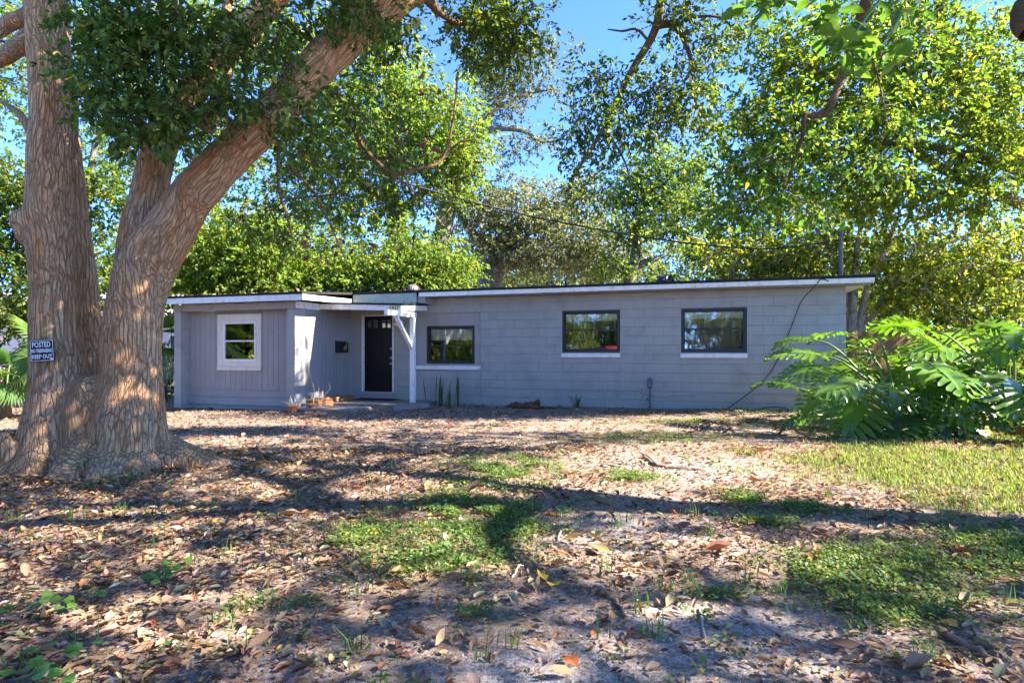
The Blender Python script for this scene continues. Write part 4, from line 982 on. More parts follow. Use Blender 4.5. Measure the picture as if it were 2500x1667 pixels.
PH = [big_leaf_mesh(i, c, l, wd) for i, (c, l, wd) in enumerate((((.075, .15, .026), .78, .36), ((.085, .17, .028), .70, .33), ((.115, .22, .03), .74, .36), ((.045, .10, .028), .66, .32), ((.10, .20, .026), .85, .40), ((.20, .11, .05), .62, .30), ((.26, .25, .04), .66, .32)))]
M['petiole'] = painted('green_leaf_stalk', (.13, .19, .05), .4, .15, 8, .05, 40, .4)
M['brownstalk'] = painted('brown_stem', (.16, .10, .06), .9, .3, 10, .4, 40, .1)
def philo(label, x, y, leaves, group, size=1.0):
    z = gz(x, y); root = empty('split_leaf_plant', label, 'plant', (x, y, z), group=group)
    q = spline(np.array([(0, 0, -.05), (.03, .02, .15), (-.02, .05, .32)]), 4)
    MB().tube(q, np.linspace(.09, .07, len(q)), 9).build('stem', M['brownstalk'], root, smooth=True)
    for i, (az, reach, h, pitch, roll, mi) in enumerate(leaves):
        az = R(az); tipp = np.array([math.cos(az) * reach, math.sin(az) * reach, h])
        o0 = np.array([math.cos(az) * .05, math.sin(az) * .05, .12 + .15 * random.random()])
        m1 = o0 + (tipp - o0) * np.array([.35, .35, .55]) + rng.normal(0, .02, 3); m2 = o0 + (tipp - o0) * np.array([.72, .72, .9])
        pq = spline(np.array([o0, m1, m2, tipp]), 5)
        d = np.array([math.cos(az), math.sin(az), -math.tan(R(pitch))]); d /= np.linalg.norm(d)
        yv = np.cross([0, 0, 1], d); yv /= np.linalg.norm(yv); zv = np.cross(d, yv)
        mt = Matrix(((d[0], yv[0], zv[0]), (d[1], yv[1], zv[1]), (d[2], yv[2], zv[2]))).to_4x4() @ Matrix.Rotation(R(roll), 4, 'X')
        s = size * random.uniform(.88, 1.12)
        lf = bpy.data.objects.new('leaf', PH[mi]); link(lf, root)
        LM = Matrix.Translation(Vector(tipp)) @ mt @ Matrix.Scale(s, 4); lf.matrix_basis = LM
        pt = MB().tube(pq - tipp, np.linspace(.024, .012, len(pq)), 7).build('stalk', M['petiole'], lf, smooth=True)
        pt.matrix_basis = LM.inverted() @ Matrix.Translation(Vector(tipp))
    return root
def ring(n, reach, h, dr=.2, dh=.2, az0=0, az1=360, pitch=(5, 40)):
    return [(az0 + (az1 - az0) * (i + random.random()) / n, reach + random.uniform(-dr, dr), h + random.uniform(-dh, dh), random.uniform(*pitch), random.uniform(-35, 35), random.randrange(5)) for i in range(n)]
GPL = 'split leaf plants at the right end of the house'
philo('glossy split leaf plant with long stalks in front of the right house corner', 5.95, 9.15,
      [(158, 1.05, 1.15, 0, -12, 2), (172, 1.45, .62, -8, 5, 3), (195, 1.55, .28, 15, 10, 3), (150, 1.2, 1.42, 10, 10, 3), (118, .8, 1.5, 5, 0, 2), (80, .75, 1.45, 10, -5, 2), (20, 1.5, .42, 0, 25, 4), (-8, 1.9, .34, 5, -20, 2), (40, .95, 1.25, 5, 10, 2), (-80, .55, .45, 55, 0, 3), (-110, .7, .35, 40, 10, 3), (210, .8, .30, 35, 0, 3), (235, .75, .35, 40, 10, 3), (262, .55, .16, 62, 10, 5), (190, .6, .14, 60, -20, 5), (310, .7, .3, 45, 10, 6)]
      + ring(8, .7, .6, az0=150, az1=330, pitch=(20, 55)) + ring(6, .9, .9), GPL)
philo('second split leaf plant with bright broad leaves by the lawn edge', 7.5, 8.9, ring(8, .8, 1.25, .25, .3, 60, 300) + ring(9, .9, .7, .25, .25) + ring(5, .8, .35, pitch=(25, 55)) + [(140, 1.0, 1.55, -5, 20, 2), (175, .8, 1.2, 0, -25, 2), (200, 1.0, .95, 10, 25, 4), (225, .7, 1.3, 15, 10, 4), (240, .5, .15, 60, 15, 5), (265, .8, .35, 40, 0, 6)], GPL, 1.1)
philo('dark split leaf plant crowded behind the others along the fence', 6.9, 10.6, ring(9, .9, 1.35, .3, .3) + ring(7, .8, .8, .25, .25), GPL, 1.05)

# wooden fence to the right of the house
def fence():
    p0 = np.array([7.05, 12.3]); d = np.array([.93, .12]); d /= np.linalg.norm(d)
    root = empty('wooden_fence', 'brown vertical board fence behind the split leaf plants', 'fence', (p0[0], p0[1], 0), math.atan2(d[1], d[0]))
    for k in range(17):
        h = 1.72 + random.uniform(-.02, .02)
        MB().add([(0, 0, -.1), (.136, 0, -.1), (.136, 0, h - .04), (.10, 0, h), (.036, 0, h), (0, 0, h - .04), (0, .018, -.1), (.136, .018, -.1), (.136, .018, h - .04), (.10, .018, h), (.036, .018, h), (0, .018, h - .04)],
                 [(0, 1, 2, 3, 4, 5), (11, 10, 9, 8, 7, 6)] + [(i, i + 6, (i + 1) % 6 + 6, (i + 1) % 6) for i in range(6)]).build('plank', M['fence'], root, loc=(k * .142, random.uniform(-.003, .003), 0))
    for z in (.35, 1.4): MB().box((0, .02, z), (2.42, .06, z + .09)).build('rail', M['fence'], root)
    for k in range(2): MB().box((.05 + k * 2.2, .061, -.2), (.14 + k * 2.2, .15, 1.7)).build('post', M['fence'], root)
fence()

# ------------------------------------------------------------------ fan palms
def fan(seed, r=.75, n=30, spread=3.9):
    q = np.random.default_rng(seed); V = []; F = []
    for i in range(n):
        a = -spread / 2 + spread * (i + .5) / n; l = r * (1 - .10 * abs(a) / 2) * q.uniform(.92, 1.05); b = len(V)
        d = np.array([math.cos(a), math.sin(a), 0]); p = np.array([-math.sin(a), math.cos(a), 0]); hw = r * spread / n * .34
        for t, wv in ((.05, .25), (.55, 1.0), (.8, .6), (1.0, .04)):
            dz = -.22 * r * t ** 3 + .10 * r * t; fold = .35 * hw * wv
            c = d * l * t + np.array([0, 0, dz]); V += [c - p * hw * wv + [0, 0, fold], c, c + p * hw * wv + [0, 0, fold]]
        for j in range(3): a0 = b + 3 * j; F += [(a0, a0 + 1, a0 + 4, a0 + 3), (a0 + 1, a0 + 2, a0 + 5, a0 + 4)]
    return np.array(V), np.array(F)
FAN = []
for i, c in enumerate(((.09, .17, .05), (.06, .13, .04), (.12, .20, .05))):
    V_, F_ = fan(i); o = np_mesh('frond', V_, F_, M['leaf'], None, col=np.tile(np.array(c), (len(V_), 1))); FAN.append(o.data); bpy.data.objects.remove(o)
def fan_palm(label, x, y, fr):
    z = gz(x, y); root = empty('fan_palm', label, 'palm', (x, y, z), group='fan palms behind the big tree')
    MB().tube([(0, 0, -.1), (0, .02, .2), (.02, 0, .45)], [.11, .10, .07], 9).build('trunk', M['brownstalk'], root)
    for (az, reach, h, tilt, s) in fr:
        az = R(az); tip = np.array([math.cos(az) * reach, math.sin(az) * reach, h])
        d = np.array([math.cos(az), math.sin(az), math.tan(R(tilt))]); d /= np.linalg.norm(d); yv = np.cross([0, 0, 1], d); yv /= np.linalg.norm(yv); zv = np.cross(d, yv)
        lf = bpy.data.objects.new('frond', random.choice(FAN)); link(lf, root)
        LM = Matrix.Translation(Vector(tip)) @ Matrix(((d[0], yv[0], zv[0]), (d[1], yv[1], zv[1]), (d[2], yv[2], zv[2]))).to_4x4() @ Matrix.Rotation(random.uniform(-.4, .4), 4, 'X') @ Matrix.Scale(s, 4); lf.matrix_basis = LM
        pt = MB().tube(spline(np.array([(0, 0, .3), tip * .5 + np.array([0, 0, h * .18 + .1]), tip]), 5) - tip, .012, 6).build('stalk', M['petiole'], lf); pt.matrix_basis = LM.inverted() @ Matrix.Translation(Vector(tip))
fan_palm('bright fan palm with a round pale frond at the far left of the yard', -10.75, 12.6, [(-100, .3, 1.25, 55, .75), (-60, .45, 1.0, 15, .7), (200, .6, 1.0, 10, .75), (120, .5, 1.2, 35, .75), (30, .5, .85, -30, .7), (-30, .45, .7, -50, .7), (250, .5, .7, -20, .7), (70, .4, 1.3, 50, .75)])
fan_palm('drooping dark fan palm just left of the big trunk', -9.9, 13.0, [(-90, .4, 1.3, -55, 1.1), (-40, .5, 1.5, -50, 1.1), (10, .5, 1.7, 40, 1), (180, .5, 1.7, 50, 1), (230, .5, 1.1, -50, 1.1), (100, .4, 1.9, 65, 1)])
fan_palm('fan palm half hidden between the big tree and the garage pier', -9.75, 16.6, [(-20, .6, 1.9, 10, 1.15), (20, .7, 1.6, 20, 1.1), (-60, .6, 1.5, -20, 1.1), (-10, .8, 1.2, -35, 1.1), (90, .5, 2.1, 50, 1.1), (180, .6, 1.8, 20, 1.1)])

# glimpses behind: lattice fence, neighbour's house
la = empty('lattice_fence', 'tan diagonal lattice fence seen past the garage pier', 'fence', (-12.2, 18.5, 0), 0)
for k in range(-4, 22):
    for sgn in (1, -1):
        x0 = k * .13; z0_, z1_ = .1, 1.15
        a = np.array([x0 if sgn > 0 else x0 + 1.05, (0 if sgn > 0 else .012), z0_]); c = np.array([x0 + 1.05 if sgn > 0 else x0, (0 if sgn > 0 else .012), z1_])
        MB().bar(a, c, .01, .035, (0, 1, 0)).build('slat', M['lattice'], la)
MB().box((-.6, -.03, 1.12), (3.9, .05, 1.2)).build('rail', M['lattice'], la); MB().box((-.6, -.03, .0), (3.9, .05, .09)).build('rail', M['lattice'], la)
nh = empty('neighbour_house', 'pale stucco neighbouring house glimpsed low behind the trees on the far side', 'house', (-22, 27, 0), R(8))
MB().box((-6, 0, -.3), (9, 8, 2.7)).build('wall', M['nwall'], nh)
MB().prism([(-4.8, 0), (4.8, 0), (0, 1.7)], (-6.6, 4, 2.7), (9.6, 4, 2.7)).build('roof', M['metal'], nh)
for x in (-3, 2, 6): 
    wn = MB().box((x, -.04, 1.0), (x + 1.3, .02, 2.1)).build('window', M['white'], nh); MB().box((x + .08, -.06, 1.08), (x + 1.22, -.03, 2.02)).build('pane', M['black'], wn)

# red car parked behind the photographer, mirrored in the middle window
car = empty('parked_car', 'red car parked in the street behind the camera', 'car', (-7.6, -4.9, .03), R(4))
def car_body():
    prof = [(-2.2, .35, .80), (-2.2, .75, .84), (-1.9, .95, .86), (-1.0, 1.02, .86), (-.35, 1.42, .68), (.8, 1.46, .68), (1.6, 1.08, .84), (2.15, 1.0, .84), (2.22, .6, .84), (2.2, .35, .80)]
    b = MB(); n = len(prof); v = []
    for x, z, y in prof: v += [(x, -y, z), (x, y, z)]
    for x, z, y in prof: v += [(x, -min(y + .05, .9), z - .12 if z > .5 else z), (x, min(y + .05, .9), z - .12 if z > .5 else z)]
    f = [(2 * i, 2 * i + 1, 2 * i + 3, 2 * i + 2) for i in range(n - 1)]
    for s in (0, 1):
        f += [(2 * i + s, 2 * i + 2 + s, 2 * n + 2 * i + 2 + s, 2 * n + 2 * i + s) for i in range(n - 1)] + [tuple(2 * n + 2 * i + s for i in range(n))]
    b.add(v, f).build('body', M['red'], car)
    MB().add([(-.98, -.72, 1.035), (-.98, .72, 1.035), (-.38, .6, 1.40), (-.38, -.6, 1.40)], [(0, 1, 2, 3)]).build('windscreen', M['black'], car)
    for sy in (-1, 1):
        MB().add([(-.8, sy * .912, 1.0), (1.4, sy * .912, 1.02), (.75, sy * .75, 1.36), (-.3, sy * .75, 1.34)], [(0, 1, 2, 3)]).build('side_window', M['black'], car)
        MB().box((-2.23, sy * .55 - .16, .66), (-2.19, sy * .55 + .16, .8), bev=.01).build('headlight', M['white'], car)
        for x in (-1.35, 1.4):
            wl = MB().tube([(x, sy * .70, .32), (x, sy * .92, .32)], .32, 20).build('wheel', M['tyre'], car)
            MB().tube([(x, sy * .9, .32), (x, sy * .93, .32)], .2, 14).build('rim', M['metal'], wl)
car_body()

st_ = MB().box((-120, -11, -.05), (120, -3.6, .03)); o = st_.build('street', painted('pale_worn_asphalt', (.30, .29, .28), .9, .12, 1.5, .3, 40, .15)); tag(o, None, None, kind='structure')
o = MB().box((-120, -3.58, -.05), (120, -3.3, .10)).build('kerb', M['conc']); tag(o, None, None, kind='structure')
# ------------------------------------------------------------------ the big camphor tree
def camphor():
    Lm = limb([(122, 1120, 360, 6.75), (126, 1075, 270, 6.75), (129, 1030, 205, 6.78), (132, 975, 172, 6.8), (137, 870, 150, 6.85), (128, 760, 134, 6.9), (126, 640, 122, 6.95), (116, 520, 130, 7.0), (119, 400, 126, 7.0), (122, 250, 120, 7.05), (112, 100, 112, 7.1), (105, 0, 110, 7.1), (95, -150, 105, 7.2), (60, -350, 90, 7.3), (20, -550, 70, 7.4), (-30, -800, 45, 7.6)], 8)
    Rm = limb([(285, 1120, 360, 6.75), (287, 1075, 290, 6.75), (290, 1030, 228, 6.78), (295, 975, 200, 6.78), (302, 870, 156, 6.8), (304, 770, 152, 6.82), (314, 690, 150, 6.85), (340, 612, 148, 6.9), (382, 540, 132, 6.92), (430, 465, 112, 6.95), (478, 413, 103, 6.95), (525, 362, 99, 6.95), (600, 287, 97, 7.0), (680, 207, 95, 7.05), (760, 122, 94, 7.15), (850, 40, 88, 7.3), (960, -40, 82, 7.5), (1080, -120, 72, 7.9), (1250, -220, 56, 8.5), (1420, -190, 46, 9), (1515, -60, 32, 9)], 8)
    Mm = limb([(300, 680, 100, 7.12), (322, 545, 108, 7.2), (344, 440, 94, 7.28), (365, 350, 86, 7.35), (392, 290, 80, 7.4), (430, 225, 76, 7.4), (482, 160, 72, 7.4), (560, 75, 66, 7.4), (625, 5, 60, 7.4), (700, -85, 60, 7.4), (800, -200, 46, 7.5), (900, -330, 30, 7.6)], 8)
    Vm = limb([(470, 300, 44, 7.5), (508, 210, 38, 7.5), (524, 100, 32, 7.5), (525, -40, 28, 7.5), (540, -250, 18, 7.5)])
    Bm = limb([(222, 900, 70, 7.5), (212, 800, 64, 7.6), (200, 660, 62, 7.7), (182, 500, 56, 7.8), (165, 350, 50, 7.9), (150, 200, 40, 8)])
    S1 = limb([(110, 20, 46, 7.1), (55, 42, 40, 7.1), (12, 62, 38, 7.1), (-70, 120, 30, 7.1)])
    S2 = limb([(80, 320, 26, 7.2), (45, 262, 20, 7.3), (5, 236, 16, 7.4), (-60, 200, 12, 7.5)])
    S3 = limb([(100, 60, 50, 7.5), (40, 110, 44, 7.7), (-10, 140, 40, 7.9), (-80, 180, 30, 8.1)])
    # limbs that leave the frame and carry the crown over the yard
    e = Rm[0][int(len(Rm[0]) * .72)]
    O1 = wlimb([(*e, .17), (e[0] + 1.0, e[1] - 1.0, e[2] + 1.2, .14), (e[0] + 2.2, e[1] - 2.2, e[2] + 2.0, .11), (e[0] + 3.2, e[1] - 3.8, e[2] + 2.5, .07)])
    t = Lm[0][-20]; O2 = wlimb([(*t, .15), (t[0] - .3, t[1] - 1.6, t[2] + 1.2, .12), (t[0] + .6, t[1] - 3.2, t[2] + 2.0, .09), (t[0] + 1.6, t[1] - 4.6, t[2] + 2.2, .05)])
    O3 = wlimb([(*Mm[0][-6], .14), (*(Mm[0][-6] + [1.5, 1.5, 1.6]), .10), (*(Mm[0][-6] + [3.0, 3.6, 2.6]), .06)])
    Hm = limb([(1515, -60, 26, 9), (1518, 5, 22, 9), (1500, 80, 19, 9), (1447, 170, 15, 9), (1405, 262, 12, 9), (1372, 320, 9, 9), (1338, 372, 9, 9), (1312, 415, 5, 9)])
    H2 = limb([(1506, 60, 18, 9), (1540, 56, 17, 9), (1562, 75, 14, 9), (1582, 120, 11, 9), (1592, 170, 8, 9), (1598, 252, 5, 9)])
    H3 = limb([(1556, 62, 9, 9), (1590, 42, 7, 9), (1650, 40, 6, 9), (1690, 70, 4, 9)])
    H4 = limb([(1490, 95, 7, 9), (1462, 68, 6, 9), (1430, 72, 5, 9), (1396, 68, 3, 9)])
    H5 = limb([(1385, 300, 7, 9), (1412, 330, 6, 9), (1440, 385, 4, 9), (1450, 440, 3, 9)])
    D1 = limb([(960, -35, 40, 7.6), (1010, 30, 16, 8), (1060, 55, 11, 8.3), (1120, 60, 8, 8.5), (1180, 50, 6, 8.6)])
    # thin drooping dark branch under the limb
    T1 = limb([(770, 200, 14, 7.6), (800, 270, 12, 7.8), (840, 345, 11, 8), (900, 397, 10, 8.1), (960, 388, 9, 8.2), (1010, 372, 8, 8.3), (1032, 320, 6, 8.3), (1046, 240, 5, 8.3), (1050, 170, 4, 8.3)])
    T2 = limb([(1010, 372, 7, 8.3), (1060, 325, 5, 8.4), (1110, 330, 4, 8.5)])
    T3 = limb([(905, 400, 7, 8.1), (960, 450, 5, 8.3), (1020, 520, 3, 8.5)])
    T4 = limb([(640, 330, 8, 7.4), (640, 430, 7, 7.5), (660, 500, 6, 7.6), (680, 590, 3, 7.7)])
    T5 = limb([(660, 380, 8, 7.5), (720, 440, 6, 7.7), (760, 520, 4, 7.8), (790, 590, 3, 7.9)])
    solid = [Lm, Rm, Mm, Bm, S1, O1[:0] or S3]
    base = np.array([-4.75, 6.75, 0.0]); base[2] = gz(-4.75, 6.75)
    root = empty('camphor_tree', 'huge forked tree with furrowed tan bark leaning over the yard in front of the house', 'tree', tuple(base))
    inv = -base
    V = []; F = []; nv = 0
    def addtube(p, r, n=20):
        nonlocal nv
        v, f = tube_np(p, r, n); V.append(v); F.append(f + nv)
        for ring_, rev in ((0, True), (len(p) - 1, False)):
            c = len(v); idx = np.arange(n) + ring_ * n; ctr = v[idx].mean(0)[None]; V.append(ctr); k = np.arange(n)
            tri = np.stack([idx[k], idx[(k + 1) % n], np.full(n, c)], -1) if not rev else np.stack([idx[(k + 1) % n], idx[k], np.full(n, c)], -1)
            F3.append(tri + nv); v = np.vstack([v, ctr])
        nv += len(v)
    F3 = []
    axes = []
    for p, r in (Lm, Rm, Mm, Bm):
        addtube(p, r * .97); axes.append((p, r))
    for p, r in (S1, S2, S3): addtube(p, r, 14); axes.append((p, r))
    # buttress roots
    g = lambda x, y, dz: (x, y, gz(x, y) + dz)
    lb = Lm[0][6]; rb = Rm[0][6]
    roots = []
    for pts in ([(-4.35, 6.78, .38, .16), (-3.95, 6.80, .16, .15), (-3.5, 6.88, .05, .11), (-3.05, 7.0, -.01, .07), (-2.6, 7.1, -.06, .03)],
                [(-4.5, 6.6, .34, .16), (-4.15, 6.42, .14, .14), (-3.85, 6.28, .02, .09), (-3.5, 6.12, -.06, .04)],
                [(-4.7, 6.55, .36, .18), (-4.66, 6.28, .14, .17), (-4.6, 6.02, .0, .12), (-4.52, 5.75, -.08, .05)],
                [(-5.5, 6.6, .36, .17), (-5.85, 6.42, .16, .15), (-6.2, 6.22, .04, .10), (-6.7, 6.0, -.06, .04)],
                [(-5.6, 6.9, .3, .16), (-6.1, 6.95, .08, .12), (-6.6, 7.0, -.05, .05)],
                [(-4.3, 7.1, .3, .16), (-3.95, 7.4, .08, .11), (-3.6, 7.7, -.05, .05)]):
        roots.append([g(x, y, dz) + (r_,) for x, y, dz, r_ in pts])
    roots = [[(x, y, z - .05, r_) for x, y, z, r_ in q] for q in roots]
    mx_ = (lb[0] + rb[0]) / 2; roots.append([(mx_ + .02, 6.78, 1.02, .14), (mx_ + .02, 6.76, .8, .26), (mx_, 6.76, .4, .32), (mx_, 6.8, -.2, .36)])
    for q in roots:
        p, r = wlimb(q, 7); addtube(p, r, 16)
    # burl and swellings
    def ball(c, r, sq=(1, 1, 1)):
        p = np.array([c + np.array([0, 0, z]) * r for z in np.linspace(-.96, .96, 9)]); rr = r * np.sqrt(1 - np.linspace(-.96, .96, 9) ** 2); addtube(p, rr, 16)
    ball(P(60, 510, 6.92), .16); ball(P(76, 535, 6.95), .18); ball(P(478, 440, 6.93), .135);
    me = bpy.data.meshes.new('raw'); Vv = np.vstack(V)
    me.from_pydata([tuple(v) for v in Vv], [], [tuple(f) for f in np.vstack(F)] + [tuple(f) for f in np.vstack(F3)])
    ob = bpy.data.objects.new('raw', me); link(ob)
    md = ob.modifiers.new('r', 'REMESH'); md.mode = 'VOXEL'; md.voxel_size = .021
    sm = ob.modifiers.new('s', 'SMOOTH'); sm.factor = .6; sm.iterations = 22
    dg = bpy.context.evaluated_depsgraph_get(); ev = ob.evaluated_get(dg); m2 = bpy.data.meshes.new_from_object(ev)
    n = len(m2.vertices); co = np.empty(n * 3, np.float32); m2.vertices.foreach_get('co', co); co = co.reshape(-1, 3).astype(float)
    nr = np.empty(n * 3, np.float32); m2.vertices.foreach_get('normal', nr); nr = nr.reshape(-1, 3).astype(float)
    nl = len(m2.loops); li = np.empty(nl, np.int32); m2.loops.foreach_get('vertex_index', li); F4 = li.reshape(-1, 4)
    bpy.data.objects.remove(ob); 
    # bark coordinates: along and around the nearest limb
    A = np.vstack([p for p, r in axes]); Rr = np.concatenate([r for p, r in axes]); T = np.vstack([unit(np.gradient(p, axis=0)) for p, r in axes])
    sgn = np.where(T[:, 2:3] < 0, -1, 1); T = T * sgn
    sarc = np.concatenate([np.concatenate([[0], np.cumsum(np.linalg.norm(np.diff(p, axis=0), axis=1))]) + 3.1 * i for i, (p, r) in enumerate(axes)])
    tl = np.zeros_like(co); acc = np.zeros((n, 1))
    q = np.zeros_like(co); q2 = np.zeros_like(co)
    for i in range(0, n, 3000):
        d = np.linalg.norm(co[i:i + 3000, None] - A[None], axis=2) / (Rr[None] + .05); wgt = np.exp(-(d - d.min(1, keepdims=True)) * 9); wgt /= wgt.sum(1, keepdims=True)
        ax = wgt @ A; t_ = unit(wgt @ T); off = co[i:i + 3000] - ax; off = off - t_ * (off * t_).sum(1, keepdims=True)
        sv = t_ * (wgt @ sarc)[:, None]; q[i:i + 3000] = off + sv * .12; q2[i:i + 3000] = off + sv * .42
    wv = (fbm(co * 3.0, 2)[:, None] - .4) * .05; q = q + wv; q2 = q2 + wv
    qd = q * 17.0
    ridge = np.abs(vnoise(qd) - .5) * 2; ridge2 = np.abs(vnoise(qd * 2.1 + 7) - .5) * 2
    fur = np.clip(ridge / .32, 0, 1) * .7 + np.clip(ridge2 / .35, 0, 1) * .3
    lump = fbm(co * 2.2 + 3, 3) - .43
    co2 = co + nr * ((fur - .75) * .005 + lump * .05)[:, None]
    ctr = np.where((np.abs(co[:, :1] - lb[0]) < np.abs(co[:, :1] - rb[0])), np.array([[lb[0], 6.8]]), np.array([[rb[0], 6.8]])); dv = unit(co[:, :2] - ctr); wz = np.clip((.8 - co[:, 2]) / .8, 0, 1) ** 1.6
    lobe = np.abs(vnoise(np.stack([dv[:, 0] * 2.1 + ctr[:, 0] * 3, dv[:, 1] * 2.1 + 5, co[:, 2] * .35], -1)) - .5) * 2
    co2[:, :2] += dv * ((lobe - .35) * .26 * wz)[:, None]
    o = np_mesh('trunk', co2 + inv, F4, M['camphor_bark'], root, vec=q, vec2=q2, smooth=True)
    bpy.data.meshes.remove(m2)
    # free limbs further out
    V2 = []; F2 = []; n2 = 0; vec = []
    for p, r in (Vm, O1, O2, O3):
        v, f = tube_np(p, r, 10); V2.append(v); F2.append(f + n2); n2 += len(v)
        s = np.repeat(np.arange(len(p)) * .05, 10)[:, None]; tt = np.repeat(unit(np.gradient(p, axis=0)), 10, 0); al = (v * tt).sum(1, keepdims=True); vec.append((v - tt * al) + tt * al * .2)
    np_mesh('limb', np.vstack(V2) + inv, np.vstack(F2), M['camphor_bark'], root, vec=np.vstack(vec), vec2=np.vstack(vec), smooth=True)
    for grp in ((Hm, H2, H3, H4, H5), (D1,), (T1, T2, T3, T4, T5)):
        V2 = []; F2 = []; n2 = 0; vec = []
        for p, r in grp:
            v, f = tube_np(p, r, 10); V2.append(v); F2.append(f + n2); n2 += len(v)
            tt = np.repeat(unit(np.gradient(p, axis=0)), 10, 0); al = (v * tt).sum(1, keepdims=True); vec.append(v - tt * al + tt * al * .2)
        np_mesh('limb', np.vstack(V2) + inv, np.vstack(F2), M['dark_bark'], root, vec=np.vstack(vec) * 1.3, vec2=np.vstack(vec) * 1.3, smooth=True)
    polys = [Lm, Rm, Mm, Bm, Vm, O1, O2, O3, Hm, H2, H3, H4, H5, D1, S1, S2, S3, T1, T2, T3, T4, T5]
    return root, inv, polys
cam_root, cam_inv, cam_polys = camphor()
CG = [(.06, .105, .02), (.085, .135, .026), (.048, .088, .02), (.11, .155, .03)]

near_blobs = [PB(320, 60, 6.35, 150, 80, .35, 28), PB(285, 190, 6.2, 120, 105, .35, 30), PB(360, 285, 6.15, 100, 40, .3, 11), PB(430, 80, 6.4, 110, 80, .35, 13), PB(210, 130, 6.3, 50, 110, .25, 8), PB(440, 200, 6.3, 70, 60, .3, 7),
              PB(540, 230, 6.35, 80, 50, .25, 6), PB(650, 255, 6.4, 50, 35, .2, 6), PB(560, 60, 6.6, 110, 60, .35, 10), PB(690, 20, 6.7, 100, 50, .3, 9), PB(800, 20, 6.7, 100, 40, .3, 8), PB(640, 140, 6.55, 70, 40, .2, 4),
              PB(870, 110, 7.6, 60, 80, .4, 11), PB(800, 240, 7.7, 90, 60, .4, 11), PB(720, 330, 7.8, 70, 60, .4, 7), PB(930, 60, 7.8, 50, 60, .3, 6)]
hang_blobs = [PB(1120, 50, 8.5, 110, 50, .4, 20), PB(1190, 100, 8.6, 60, 60, .35, 17), PB(1040, 40, 8.3, 50, 35, .3, 5), PB(1170, 5, 8.6, 90, 30, .4, 11), PB(1130, 130, 8.6, 50, 40, .3, 6),
              PB(1370, 230, 9, 65, 90, .35, 17), PB(1330, 310, 9, 40, 50, .3, 9), PB(1420, 320, 9, 50, 45, .3, 8), PB(1365, 450, 9, 40, 30, .25, 5), PB(1345, 400, 9, 20, 30, .2, 3), PB(1570, 25, 9, 100, 40, .4, 15), PB(1650, 90, 9.1, 50, 50, .35, 12), PB(1565, 200, 9, 60, 90, .35, 20), PB(1500, 240, 9, 45, 45, .3, 8), PB(1600, 290, 9.1, 50, 40, .3, 9), PB(1440, 190, 9, 35, 40, .25, 5), PB(1470, 300, 9, 40, 40, .3, 6)]
HL = [(.085, .13, .022), (.11, .155, .028), (.06, .10, .02)]  # lighter greens; sunlit look of the hanging leaves is put into their colour
back_blobs = [PB(560, 420, 9.5, 60, 130, .8, 10), PB(760, 420, 9.2, 110, 120, .8, 16), PB(680, 520, 9.5, 90, 90, .7, 10), PB(880, 330, 8.8, 110, 90, .6, 14), PB(1000, 450, 8.9, 60, 60, .4, 5), PB(60, 180, 8.3, 60, 120, .6, 9)]
# crown over the yard, out of frame above: unseen leaf clumps placed to cast the chosen shade and sun patches
LIT = [(2.25, 6.83, 1.9, 1.55), (0.35, 6.46, 0.56, 0.81), (0.96, 5.42, 0.51, 0.36), (4.18, 6.46, 1.19, 1.65), (6.3, 6.6, 1.6, 1.6), (-1.29, 7.48, 0.41, 0.63), (-2.34, 5.76, 0.46, 0.34), (-1.29, 5.41, 0.28, 0.26), (-0.5, 5.97, 0.3, 0.44), (-4.5, 11.4, .8, .5), (-6.1, 11.8, .25, .3), (-5.5, 12.1, .2, .25), (-2.38, 11.79, 1.29, 0.55), (0.9, 9.95, 1.45, 0.5), (4.16, 10.85, 1.98, 0.46), (-4.29, 8.94, 0.72, 0.4), (-0.42, 4.57, 0.47, 0.19), (-0.5, 3.87, 0.37, 0.15), (-1.27, 3.81, 0.17, 0.09), (0.35, 3.89, 0.2, 0.1), (0.94, 3.73, 0.55, 0.17), (1.59, 3.59, 0.32, 0.1), (2.69, 3.29, 0.24, 0.12), (2.11, 3.98, 0.35, 0.13), (-2.43, 4.02, 0.28, 0.12), (-2.4, 4.85, 0.28, 0.18), (-2.87, 4.62, 0.24, 0.13), (-3.59, 5.02, 0.29, 0.15), (-1.68, 3.16, 0.23, 0.1), (-1.58, 4.34, 0.19, 0.13), (-3.19, 4.24, 0.19, 0.1), (-9.39, 11.21, 0.49, 0.64), (4.86, 9.17, 1.2, 0.5), (6.5, 9.2, 1.2, 1.2), (-0.16, 8.31, 0.61, 0.31), (-3, 9.9, .9, .3), (-6.6, 6.75, .16, .2), (-5.45, 6.5, .14, .16), (-7.4, 6.6, .12, .14)]
